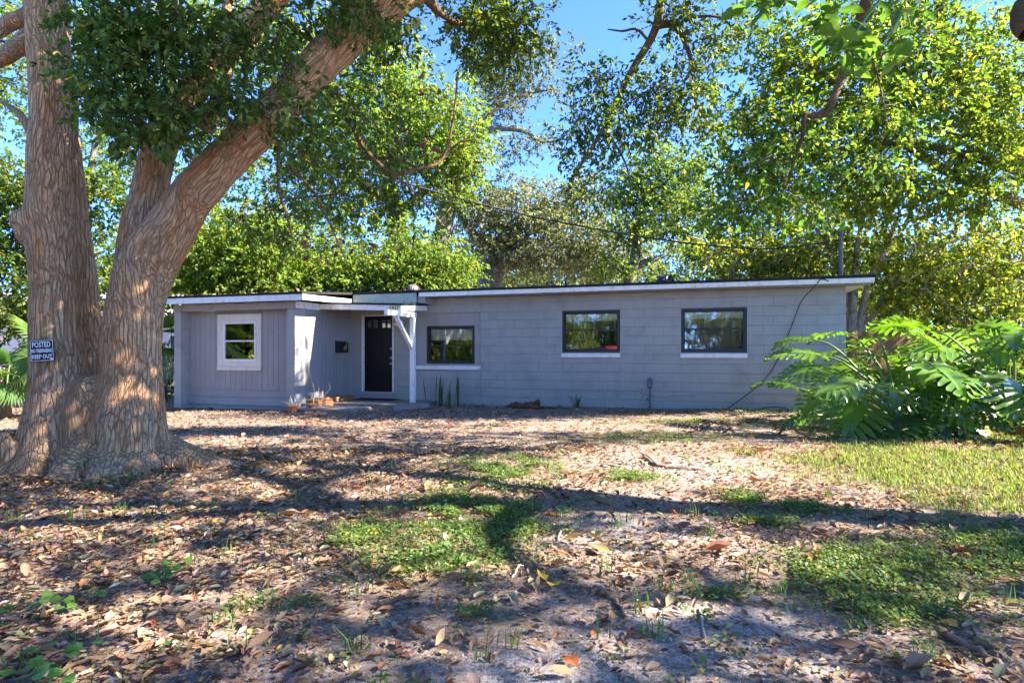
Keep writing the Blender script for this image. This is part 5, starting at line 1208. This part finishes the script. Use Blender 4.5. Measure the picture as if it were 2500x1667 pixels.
def canopy_points():
    st = .34; gx, gy = np.meshgrid(np.arange(-13.5, 8.0, st), np.arange(.6, 10.6, st)); g = np.stack([gx.ravel(), gy.ravel()], -1); g = g + rng.uniform(-.12, .12, g.shape)
    e = np.stack([rng.uniform(-13, -3.9, 420), rng.uniform(5.9, 8.2, 420)], -1); g = np.vstack([g, e])  # extra unseen clumps, added to keep the big trunk in shade
    lit = np.zeros(len(g))
    for cx, cy, rx, ry in LIT:
        q = np.sqrt(((g[:, 0] - cx) / (rx + .20)) ** 2 + ((g[:, 1] - cy) / (ry + .15)) ** 2); lit = np.maximum(lit, (q < 1.0))
    keep = (lit < .5) & (rng.random(len(g)) < np.where(g[:, 1] > 9.3, .45, .96)); g = g[keep]
    s = np.array(SUN); sh = s[:2] / s[2]
    h = 6.3 + 2.6 * fbm(np.stack([g[:, 0] * .35, g[:, 1] * .35, g[:, 0] * 0], -1), 2) + rng.normal(0, .25, len(g))
    p = np.stack([g[:, 0] + sh[0] * h, g[:, 1] + sh[1] * h, h], -1)
    low = 1.3 + .605 * np.maximum(p[:, 1], 0) + .55                     # stays above what the lens takes in
    h2 = np.where((np.abs(p[:, 0]) < .9 * p[:, 1] + .6), np.maximum(h, low), h); 
    for _ in range(3):
        p = np.stack([g[:, 0] + sh[0] * h2, g[:, 1] + sh[1] * h2, h2], -1); low = 1.3 + .605 * np.maximum(p[:, 1], 0) + .55
        h2 = np.where((np.abs(p[:, 0]) < .9 * p[:, 1] + .6), np.maximum(h2, low), h2)
    return np.stack([g[:, 0] + sh[0] * h2, g[:, 1] + sh[1] * h2, h2], -1)
CAN = canopy_points()
left = CAN[:, 0] < 1.6
def finish_crown(root, inv, polys, near, far, bark, ln, wd, col, mat, per_n=72, Rn=.15, per_f=38, Rf=.17, tip=.005, yellow=.03, hang=None, bvec=True):
    tg = np.vstack([near] + ([hang] if hang is not None else []) + ([far] if far is not None else []))
    v, f = grow(polys, tg, .45, tip)
    np_mesh('branches', v + inv, f, M[bark], root, smooth=True)['kind'] = 'stuff'
    Vs = []; Fs = []; Cs = []; nv = 0
    jobs = [(near, per_n, Rn, ln, wd, OVAL)] + ([(hang, per_n, Rn * 1.15, ln, wd, DIAMOND)] if hang is not None else []) + ([(far, per_f, Rf, ln * 1.75, wd * 1.75, DIAMOND)] if far is not None else [])
    for pts, per, Rc, l, wdt, tm in jobs:
        pos, d, nr = sprigs(pts, per, Rc, l, .35, 5 if l > .1 else 9); sz = np.exp(rng.normal(0, .18, len(pos)))
        v, f = leaf_arrays(pos, d, nr, l * sz, wdt * sz, tm); Vs.append(v); Fs.append(f + nv); nv += len(v)
        Cs.append(np.repeat(leaf_cols(len(pos), np.array(HL if pts is hang else col), .28, yellow), len(tm[0]), 0))
    np_mesh('crown', np.vstack(Vs) + inv, np.vstack(Fs), M[mat], root, col=np.vstack(Cs))
nearp = blob_points(near_blobs); hangp = np.vstack([blob_points(hang_blobs), blob_points(back_blobs)])
finish_crown(cam_root, cam_inv, cam_polys, nearp, CAN[left], 'bark', .082, .040, CG, 'camphor_leaf', hang=hangp)
# the leaves that hang nearest, each its own part
LF = [leaf_data('leaf', OVAL, .088, .044, M['leaf'], c, .9, 50 + i) for i, c in enumerate(CG * 2)]
def near_leaves(root, inv, pts, n, spread, data, s0=1.0):
    for i in range(n):
        c = pts[i % len(pts)] + rng.normal(0, spread, 3); o = bpy.data.objects.new('leaf', data[i % len(data)]); link(o, root)
        o.location = c + inv; o.rotation_euler = (rng.normal(0, .5), rng.normal(.35, .4), rng.random() * 6.28); s = s0 * float(np.exp(rng.normal(0, .18))); o.scale = (s, s, s)
front = nearp[np.argsort(nearp[:, 1])[:110]]
near_leaves(cam_root, cam_inv, front, 220, .15, LF)
dead = np.array([P(x, y, d) for x, y, d in ((985, 175, 8.3), (987, 200, 8.3), (985, 215, 8.3), (980, 320, 8.2), (975, 330, 8.2), (1030, 375, 8.4), (1075, 390, 8.5), (1110, 395, 8.5), (1005, 400, 8.3), (720, 555, 8), (730, 580, 8), (760, 600, 8), (800, 570, 8), (840, 560, 8.2), (850, 575, 8.2), (905, 605, 8.2), (860, 430, 8.2), (920, 330, 8.1), (930, 315, 8.1), (1050, 430, 8.5))])
near_leaves(cam_root, cam_inv, dead, 60, .10, [leaf_data('dry_leaf', CURL, .13, .055, M['litter'], c, 1.3, 80 + i) for i, c in enumerate(((.15, .07, .04), (.10, .05, .03), (.22, .12, .08)))])

# sign nailed to the left trunk
sg = empty('posted_sign', 'small black no trespassing sign nailed to the left trunk of the big tree', 'sign', tuple(P(96, 805, 6.545)), R(-9))
MB().box((-.152, .0, -.118), (.152, .004, .118)).build('board', M['sign'], sg)
b = MB()
for (x0, z0_, x1, z1_) in ((-.145, -.112, .145, -.106), (-.145, .106, .145, .112), (-.145, -.106, -.139, .106), (.139, -.106, .145, .106)): b.box((x0, -.0015, z0_), (x1, .001, z1_))
b.build('border', M['letter'], sg)
for s_, z_, size, sx in (('POSTED', .062, .082, .80), ('NO TRESPASSING', -.004, .056, .60), ('KEEP OUT', -.068, .062, .92)):
    text(s_, size, M['letter'], sg, (-.003, -.0012, z_), (math.pi / 2, 0, 0), 'lettering', .0016, sx, .0008)
MB().box((.10, -.0016, -.103), (.137, .001, -.085)).build('corner_mark', M['letter'], sg)
for x, z in ((-.12, .112), (.12, .112), (.0, -.114)): MB().tube([(x, -.004, z), (x, .05, z)], .004, 8).build('nail', M['metal'], sg)
sg.rotation_euler = (R(1.5), R(-2.5), R(-9))

# ------------------------------------------------------------------ tree just outside the frame on the right, reaching over the yard
def shade_tree():
    base = np.array([6.6, 3.9, gz(6.6, 3.9)])
    root = empty('shade_tree', 'tree at the right edge whose crooked limb and big fresh leaves hang into the view', 'tree', tuple(base)); inv = -base
    T = wlimb([(6.6, 3.9, -.1, .34), (6.58, 3.95, .6, .27), (6.5, 4.0, 2.2, .24), (6.6, 4.1, 4.2, .21), (6.8, 3.8, 6.2, .16), (7.2, 3.4, 8.0, .11), (7.6, 3.2, 9.5, .06)])
    A = P(2030, -90, 6.6); L1 = wlimb([(6.6, 4.1, 4.0, .15), (6.2, 4.9, 5.3, .12), (5.2, 5.8, 6.1, .10), (4.4, 6.4, 6.0, .085), (*A, .075), (*P(1985, 20, 6.9), .064), (*P(1960, 100, 7), .056), (*P(1935, 175, 7), .05), (*P(1915, 225, 7), .046), (*P(1898, 258, 7), .046), (*P(1875, 265, 7), .04), (*P(1850, 266, 7), .034), (*P(1846, 290, 7), .03), (*P(1842, 320, 7), .028), (*P(1822, 370, 7), .024), (*P(1810, 420, 7), .014), (*P(1785, 455, 7), .006)])
    L2 = wlimb([(*P(1962, 110, 7), .02), (*P(2000, 130, 7), .018), (*P(2016, 172, 7), .017), (*P(2050, 160, 7), .014), (*P(2090, 130, 7), .009)], 5)
    L3 = wlimb([(*P(2016, 172, 7), .012), (*P(2028, 230, 7), .008), (*P(2040, 290, 7), .004)], 5)
    L4 = wlimb([(6.55, 4.05, 3.6, .14), (5.6, 4.6, 4.1, .12), (*P(2400, 0, 5.4), .10), (*P(2352, 45, 5.3), .10), (*P(2362, 80, 5.2), .07)], 5)
    O = [wlimb([(6.8, 3.8, 6.2, .13), (5.4, 3.0, 7.2, .10), (3.6, 2.4, 7.6, .07), (2.2, 2.0, 7.8, .04)]), wlimb([(7.0, 3.6, 7.0, .12), (8.5, 4.5, 8.2, .09), (10.5, 6.0, 9.0, .05)]), wlimb([(6.7, 4.0, 5.2, .12), (8.2, 2.8, 6.6, .09), (10.2, 1.6, 7.8, .05)]), wlimb([(6.9, 3.7, 6.6, .12), (6.6, 5.6, 8.0, .08), (6.0, 7.4, 9.0, .05)])]
    V2 = []; F2 = []; n2 = 0; vec = []
    for p, r in [T, L1, L2, L3, L4] + O:
        v, f = tube_np(p, r, 12); V2.append(v); F2.append(f + n2); n2 += len(v)
        tt = np.repeat(unit(np.gradient(p, axis=0)), 12, 0); al = (v * tt).sum(1, keepdims=True); vec.append(v - tt * al + tt * al * .2)
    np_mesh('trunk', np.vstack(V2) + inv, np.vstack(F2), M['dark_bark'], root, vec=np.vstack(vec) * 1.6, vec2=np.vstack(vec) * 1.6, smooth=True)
    blobs = [PB(1760, 330, 7, 90, 70, .4, 8), PB(1850, 440, 7.1, 110, 60, .4, 8), PB(2070, 120, 6.9, 100, 60, .4, 8), PB(1720, 430, 7.2, 60, 50, .3, 4), PB(2050, 300, 7.1, 60, 60, .4, 5)]
    finish_crown(root, inv, [T, L1, L2, L3, L4] + O, blob_points(blobs), CAN[~left], 'bark', .085, .045, [(.06, .12, .02), (.08, .14, .025), (.05, .10, .02)], 'leaf', per_n=60, Rn=.22)
    # big close leaves
    big = [leaf_data('leaf', OVAL, .125, .062, M['leaf'], c, .8, 90 + i) for i, c in enumerate(((.07, .15, .03), (.09, .18, .03), (.05, .11, .025), (.11, .19, .035), (.06, .13, .03)))]
    tw = []
    for (xd, yd, n, sp) in ((1990, 40, 26, .14), (1930, 60, 18, .12), (2050, 80, 14, .12), (1880, 20, 14, .10), (2090, 40, 8, .10), (1780, 5, 12, .06), (1720, 0, 6, .04), (1950, 115, 9, .07)):
        c = P(xd, yd, 3.55); tw.append(c); near_leaves(root, inv, c[None], n, sp, big)
    q = [wlimb([(*P(2250, -200, 4.2), .02), (*P(2080, -60, 3.6), .012), (*P(1990, 40, 3.55), .007), (*P(1945, 110, 3.55), .003)], 6), wlimb([(*P(2080, -60, 3.6), .01), (*P(1900, -30, 3.55), .007), (*P(1780, -5, 3.55), .004), (*P(1720, 5, 3.55), .002)], 6), wlimb([(*P(2080, -60, 3.6), .008), (*P(2080, 10, 3.55), .005), (*P(2090, 60, 3.55), .002)], 6)]
    V2 = []; F2 = []; n2 = 0
    for p, r in q:
        v, f = tube_np(p, np.minimum(r, .02), 6); V2.append(v); F2.append(f + n2); n2 += len(v)
    np_mesh('twig', np.vstack(V2) + inv, np.vstack(F2), M['petiole'], root, smooth=True)
shade_tree()

# ------------------------------------------------------------------ trees behind and beside the house
def TB(*a): return [PB(*b) for b in a]
BR = [(.12, .175, .024), (.155, .215, .032), (.085, .135, .022)]
DK = [(.065, .105, .02), (.09, .135, .024), (.045, .08, .02)]
OAK = [(.14, .165, .085), (.175, .195, .11), (.10, .125, .06), (.21, .225, .14)]
tree('sweetgum_tree', 'tall green tree filling the upper right of the view', [limb([(2520, 900, 60, 12.5), (2500, 700, 55, 12.5), (2400, 450, 45, 12.3), (2200, 200, 36, 12), (2150, -50, 26, 11.8), (2100, -300, 14, 11.8)]), limb([(2420, 500, 30, 12.3), (2150, 380, 22, 11.8), (2000, 260, 16, 11.4), (1860, 150, 9, 11)]), limb([(2370, 400, 24, 12.3), (2100, 330, 18, 11.6), (1900, 350, 12, 11.2), (1740, 380, 6, 11)])],
     TB((1800, 130, 11, 90, 110, .8, 34), (1770, 300, 11, 110, 110, .8, 40), (1720, 420, 11.3, 90, 80, .7, 24), (1930, 330, 11.2, 160, 120, 1, 62), (1950, 160, 11.2, 150, 110, 1, 56), (2110, 250, 11.4, 160, 130, 1, 66), (2120, 80, 11.4, 150, 110, 1, 56), (2270, 180, 11.6, 120, 170, 1, 60), (2290, 380, 11.8, 130, 130, 1, 52), (2000, 430, 11.5, 170, 60, .9, 24), (2180, 440, 11.7, 150, 60, .9, 24), (1660, 500, 11.6, 60, 40, .5, 7), (2000, -100, 11.5, 300, 120, 1.2, 60), (2450, 250, 12, 120, 300, 1.5, 60)),
     88, .30, .094, .058, BR, M['leaf'], M['bark'], var=.22, yellow=.03)
myl = [limb([(1948, 900, 30, 13.8), (1955, 760, 28, 13.8), (1960, 690, 20, 13.7), (1966, 600, 16, 13.6), (1978, 520, 12, 13.5), (2010, 420, 7, 13.3)]), limb([(1965, 780, 22, 13.8), (2000, 640, 18, 13.6), (2040, 560, 14, 13.5), (2060, 500, 9, 13.4)]), limb([(1970, 770, 24, 13.9), (2060, 650, 18, 13.7), (2150, 570, 13, 13.5), (2260, 530, 7, 13.4)]), limb([(1970, 790, 24, 14), (2100, 680, 18, 13.8), (2220, 620, 12, 13.6), (2352, 600, 7, 13.4)]), limb([(1950, 740, 18, 13.8), (1938, 640, 14, 13.8), (1900, 560, 9, 13.8), (1850, 500, 5, 13.8)]), limb([(1960, 730, 16, 14.2), (1880, 640, 12, 14.4), (1780, 600, 8, 14.5), (1640, 560, 4, 14.5)]),
       limb([(1960, 740, 16, 14.0), (1840, 650, 10, 14.2), (1720, 590, 7, 14.3), (1590, 545, 4, 14.3)])]
MYB = TB((2050, 560, 13.6, 170, 80, .9, 44), (2250, 560, 13.6, 150, 90, .9, 44), (1900, 590, 14, 130, 60, .8, 34), (1740, 590, 14.4, 110, 40, .7, 26), (2150, 680, 13.4, 180, 60, .8, 42), (2280, 700, 13.2, 120, 90, .8, 34), (1640, 560, 14.5, 60, 30, .5, 12), (2080, 430, 13.8, 200, 60, .9, 30), (2450, 600, 13.8, 120, 160, 1, 30), (2050, 660, 13.7, 90, 70, .6, 20), (2330, 820, 13.2, 80, 90, .6, 14))
tree('crepe_myrtle', 'many stemmed yellowing tree with pale twigs rising behind the right end of the house', myl, MYB, 38, .30, .095, .06, [(.14, .19, .03), (.18, .21, .03), (.10, .15, .03)], M['leaf'], M['palebark'], yellow=.15, ycol=(.42, .36, .04), tip=.014, extra=blob_points(TB((1780, 600, 14.2, 200, 60, .8, 110), (2150, 620, 13.5, 220, 110, .9, 150), (2000, 470, 13.4, 160, 60, .8, 60))) , step=.3)
tree('bright_tree', 'bright yellow green tree standing close behind the middle of the house', [limb([(912, 760, 60, 21), (910, 640, 52, 21), (915, 560, 46, 21), (905, 480, 40, 21), (880, 380, 32, 20.5), (860, 250, 20, 20.3)]), limb([(905, 500, 26, 21), (990, 420, 18, 20.6), (1050, 320, 10, 20.4)]), limb([(895, 460, 24, 21), (780, 400, 16, 20.3), (690, 350, 9, 20)])],
     TB((1010, 290, 20.4, 100, 110, 1.6, 70), (920, 200, 20.4, 90, 90, 1.5, 45), (860, 330, 20.2, 130, 120, 1.6, 70), (720, 300, 20, 130, 120, 1.6, 56), (1000, 400, 20.4, 110, 80, 1.4, 46), (700, 440, 20, 110, 80, 1.5, 36), (850, 470, 20.3, 110, 70, 1.4, 34), (800, 120, 20.3, 150, 110, 1.5, 40), (630, 180, 20, 120, 120, 1.5, 34), (1060, 330, 20.4, 50, 90, 1, 18)),
     104, .44, .125, .078, BR, M['leaf'], M['greybark'], var=.32, yellow=.05)
tree('low_bright_tree', 'low sunny green tree above the porch roof', [limb([(960, 720, 40, 18), (955, 640, 30, 18), (950, 580, 18, 18)])],
     TB((960, 610, 17.8, 110, 60, 1.2, 56), (860, 640, 17.8, 100, 50, 1.2, 44), (1040, 630, 18, 60, 50, 1, 24), (760, 640, 17.8, 110, 50, 1.2, 48), (930, 545, 18.2, 60, 40, .8, 14)), 104, .35, .108, .068, [(.12, .18, .03), (.15, .21, .04), (.09, .15, .03)], M['leaf'], M['bark'], yellow=.03)
tree('leaning_bright_tree', 'sunlit light green tree directly above the garage roof', [limb([(520, 760, 36, 17.5), (525, 640, 30, 17.5), (540, 540, 20, 17.4), (570, 450, 10, 17.3)])],
     TB((520, 590, 17.2, 120, 70, 1.3, 70), (620, 560, 17.2, 100, 80, 1.3, 56), (440, 640, 17, 60, 40, 1, 26), (580, 650, 17.2, 120, 40, 1.2, 40), (660, 640, 17.3, 80, 50, 1, 26), (480, 520, 17.4, 70, 50, 1, 20)), 104, .35, .108, .068, [(.12, .18, .03), (.15, .21, .04), (.10, .16, .03)], M['leaf'], M['bark'], yellow=.05)
tree('live_oak', 'grey green oak standing far behind the middle of the roof', [limb([(1118, 760, 60, 27), (1128, 640, 54, 27), (1150, 590, 46, 27), (1180, 540, 30, 27), (1220, 470, 14, 27)]), limb([(1150, 590, 30, 27), (1080, 530, 20, 26.6), (1050, 480, 10, 26.4)]), limb([(1140, 620, 26, 27), (1240, 590, 18, 26.6), (1330, 560, 10, 26.4)])],
     TB((1090, 480, 26.5, 60, 50, 1.5, 34), (1180, 490, 26.5, 90, 60, 2, 50), (1300, 510, 26.5, 100, 70, 2, 66), (1130, 560, 26.2, 90, 60, 1.8, 44), (1250, 580, 26, 110, 60, 2, 56), (1370, 570, 26.2, 80, 70, 1.8, 48), (1310, 450, 26.8, 70, 40, 1.2, 20), (1180, 430, 27, 60, 30, 1, 10), (1420, 600, 26, 60, 50, 1.2, 24)),
     120, .55, .13, .08, OAK, M['leaf_pale'], M['greybark'], var=.3, yellow=.02)
tree('tall_oak', 'high spreading oak branch with grey leaves against the blue sky', [limb([(1000, 760, 50, 25), (1010, 600, 46, 25), (1040, 420, 38, 25), (1080, 320, 30, 25), (1140, 240, 18, 25), (1200, 150, 9, 25)]), limb([(1075, 320, 22, 25), (1140, 296, 17, 25), (1200, 300, 13, 25), (1240, 325, 9, 25), (1285, 322, 5, 25)]), limb([(1120, 260, 12, 25), (1200, 220, 9, 25), (1270, 205, 4, 25)])],
     TB((1170, 190, 25, 80, 60, 1.5, 26), (1235, 130, 25, 40, 45, 1.2, 10), (1130, 250, 25, 60, 50, 1.2, 14), (1250, 325, 25, 45, 18, .6, 7), (1180, 340, 25, 40, 40, .8, 7), (1270, 210, 25, 30, 25, .6, 5), (1100, 170, 25, 50, 60, 1.2, 14), (1290, 100, 25, 20, 30, .6, 4), (1140, 120, 25, 60, 40, 1, 10)), 88, .42, .13, .08, [(.10, .12, .055), (.13, .145, .075), (.07, .09, .042)], M['leaf_pale'], M['greybark'], yellow=.02)
tree('forked_tree', 'mid green tree with a dark forked trunk behind the blue roof vent', [limb([(1440, 760, 34, 22.5), (1446, 660, 32, 22.5), (1458, 600, 26, 22.5), (1465, 540, 20, 22.5), (1480, 450, 10, 22.5)]), limb([(1455, 615, 20, 22.5), (1490, 600, 16, 22.5), (1530, 585, 9, 22.5), (1545, 560, 5, 22.5)])],
     TB((1500, 460, 22.2, 60, 70, 1.2, 44), (1440, 430, 22.4, 50, 60, 1.1, 24), (1540, 390, 22.4, 60, 50, 1.1, 24), (1440, 530, 22, 50, 40, 1, 18), (1560, 520, 22.4, 50, 70, 1.2, 20), (1600, 420, 22.6, 50, 80, 1.2, 20), (1480, 350, 22.6, 40, 40, .8, 10), (1500, 640, 22, 40, 16, .6, 5), (1400, 620, 22.3, 40, 40, .8, 12)), 112, .42, .118, .074, [(.10, .16, .03), (.13, .19, .04), (.06, .10, .025)], M['leaf'], M['greybark'], yellow=.04)
tree('leaning_oak', 'dark leaning limb and leaves low over the right part of the roof', [limb([(1760, 760, 34, 19), (1720, 660, 28, 19), (1670, 620, 22, 19), (1620, 585, 14, 19), (1580, 540, 8, 19)])],
     TB((1600, 480, 19, 60, 60, 1, 22), (1660, 560, 19, 70, 40, 1, 14), (1760, 500, 19, 90, 80, 1.2, 30), (1880, 520, 19, 100, 90, 1.3, 34), (1800, 640, 19, 90, 30, 1, 14)), 110, .40, .115, .072, DK, M['leaf'], M['greybark'])
tree('left_tree', 'dark green tree behind the left trunk of the big tree', [limb([(150, 900, 40, 15), (155, 700, 34, 15), (190, 500, 24, 15), (220, 320, 12, 15)]), limb([(160, 640, 22, 15), (60, 500, 15, 15), (10, 400, 8, 15)])],
     TB((30, 430, 14.8, 90, 80, 1.1, 44), (40, 590, 14.8, 90, 90, 1.1, 44), (240, 420, 14.8, 70, 80, 1, 24), (220, 560, 14.8, 50, 100, 1, 22), (100, 690, 14.4, 110, 60, 1, 36), (240, 660, 15, 60, 70, 1, 18), (350, 690, 15.4, 60, 60, .8, 16), (20, 720, 14.6, 70, 50, .8, 22), (-120, 550, 15, 100, 200, 1.4, 40), (40, 500, 15.5, 90, 120, 1.2, 30), (230, 480, 15.4, 60, 150, 1, 20)), 104, .34, .10, .062, DK + BR[:1], M['leaf'], M['bark'], yellow=.04)
tree('upper_left_tree', 'pale sunlit tree far behind the fork of the big tree', [limb([(330, 900, 50, 20), (340, 600, 40, 20), (380, 300, 28, 20), (420, 50, 14, 20)]), limb([(350, 450, 20, 20), (240, 250, 14, 20), (200, 80, 8, 20)])],
     TB((300, 120, 20, 160, 120, 1.6, 40), (480, 60, 20, 150, 100, 1.6, 36), (420, 250, 20, 120, 120, 1.6, 34), (240, 320, 20, 90, 110, 1.5, 20), (620, 60, 20, 130, 110, 1.6, 34), (20, 120, 20, 90, 110, 1.5, 22), (10, 250, 20, 70, 60, 1.2, 10), (560, 330, 20, 80, 90, 1.3, 18), (450, 430, 20, 70, 80, 1.3, 14), (30, 40, 20, 90, 60, 1.2, 10)), 106, .48, .13, .08, BR, M['leaf'], M['greybark'], yellow=.05)
# hedge-like growth that closes the far ends
tree('right_thicket', 'dark thicket of leafy bushes behind the wooden fence', [wlimb([(11, 16, 0, .1), (11, 16, 1.5, .07), (11.3, 16, 3, .04)])], [((9.5, 15.5, 1.8), (1.6, 1, 1.6), 40), ((10.2, 12.2, 1.1), (1.3, .8, 1.1), 40), ((12.5, 15.5, 2), (2, 1.2, 2), 60), ((15.5, 15, 2), (2, 1.4, 2), 40), ((11, 19, 2.5), (3, 1.5, 2.2), 30)], 74, .36, .13, .08, DK, M['leaf'], M['bark'], cat='bush')
tree('left_thicket', 'low leafy bushes at the left end of the garage', [wlimb([(-13, 20, 0, .08), (-13, 20, 1, .06), (-13, 20, 2, .03)])], [((-12.2, 20.3, .8), (1.6, 1, .8), 22), ((-15, 17.5, .6), (1.4, .8, .7), 20), ((-11.3, 18, .3), (.9, .4, .35), 14), ((-19, 20, 1.5), (3.5, 1, 1.6), 40)], 74, .34, .12, .075, BR[2:] + DK[:2], M['leaf'], M['bark'], cat='bush')
for i, (x, y, lb) in enumerate(((-22, 38, 'far broad tree seen past the left end of the garage'), (-6, 44, 'far round tree behind the bright tree'), (9, 46, 'far round tree behind the grey oak'), (1, 48, 'far tree seen through the gap between oak and bright tree'), (17, 44, 'far tree above the right half of the roof'), (24, 40, 'far broad tree behind the yellowing tree on the right'), (-36, 30, 'far tree at the left edge behind the neighbouring house'), (38, 30, 'far tree at the right edge beyond the thicket'), (-15, 36, 'far tree above the garage roof behind the sunlit light green tree'), (29, 31, 'far tree low behind the yellowing many stemmed tree'))):
    tree('far_tree', lb, [wlimb([(x, y, -.2, .4), (x + .2, y, 3, .3), (x, y, 7, .15)])], [((x, y - 1, 3.8), (7, 2, 3.2), 120), ((x + 2, y, 6.8), (6.5, 2, 2.8), 120)], 90, .75, .24, .15, DK + OAK[:1], M['leaf'], M['greybark'], group='far trees that close the view')
# street trees behind the photographer, which the window panes mirror
for i, (x, y, lb) in enumerate(((-10, -14, 'street tree behind the camera, left one of the row'), (-1.5, -15, 'street tree behind the camera, second of the row'), (7, -14, 'street tree behind the camera, third of the row'), (15, -14, 'street tree behind the camera, right one of the row'), (-16, 1, 'bushy tree out of view on the left, beside the fence line'), (-18, 7.5, 'bushy tree out of view on the left, level with the big tree'), (-14, -6, 'bushy tree out of view on the left, towards the street'))):
    tree('street_tree', lb, [wlimb([(x, y, -.2, .22), (x + .2, y, 1, .17), (x - .2, y, 2.2, .1), (x, y, 3.6, .04)])], [((x, y, 3.0), (4.8, 2.0, 1.8), 140), ((x + 1, y + .5, 1.3), (4.6, 1.6, 1.2), 110)], 76, .55, .22, .14, BR, M['leaf'], M['greybark'], group='street trees behind the camera')

# ------------------------------------------------------------------ overhead service cable
cp = [P(-160, 60, 8.2), P(54, 110, 8.0), P(330, 215, 8.6), P(640, 326, 9.4), P(900, 412, 10.3), P(1200, 492, 11.2), P(1500, 548, 12.0), P(1750, 572, 12.4), H(-.02, .5, 3.62)]
q = spline(np.array(cp), 8); o0 = q[0]; b = MB(); b.tube(q - o0, .017, 6)
tw_ = np.stack([np.zeros(len(q)), .012 * np.sin(np.arange(len(q)) * 1.3), .012 * np.cos(np.arange(len(q)) * 1.3)], -1); b.tube(q - o0 + tw_ * 1.4, .006, 5)
o = b.build('power_cable', M['cable'], None, smooth=True); o.location = o0; tag(o, 'black twisted overhead cable running from behind the big tree to the roof mast', 'cable')
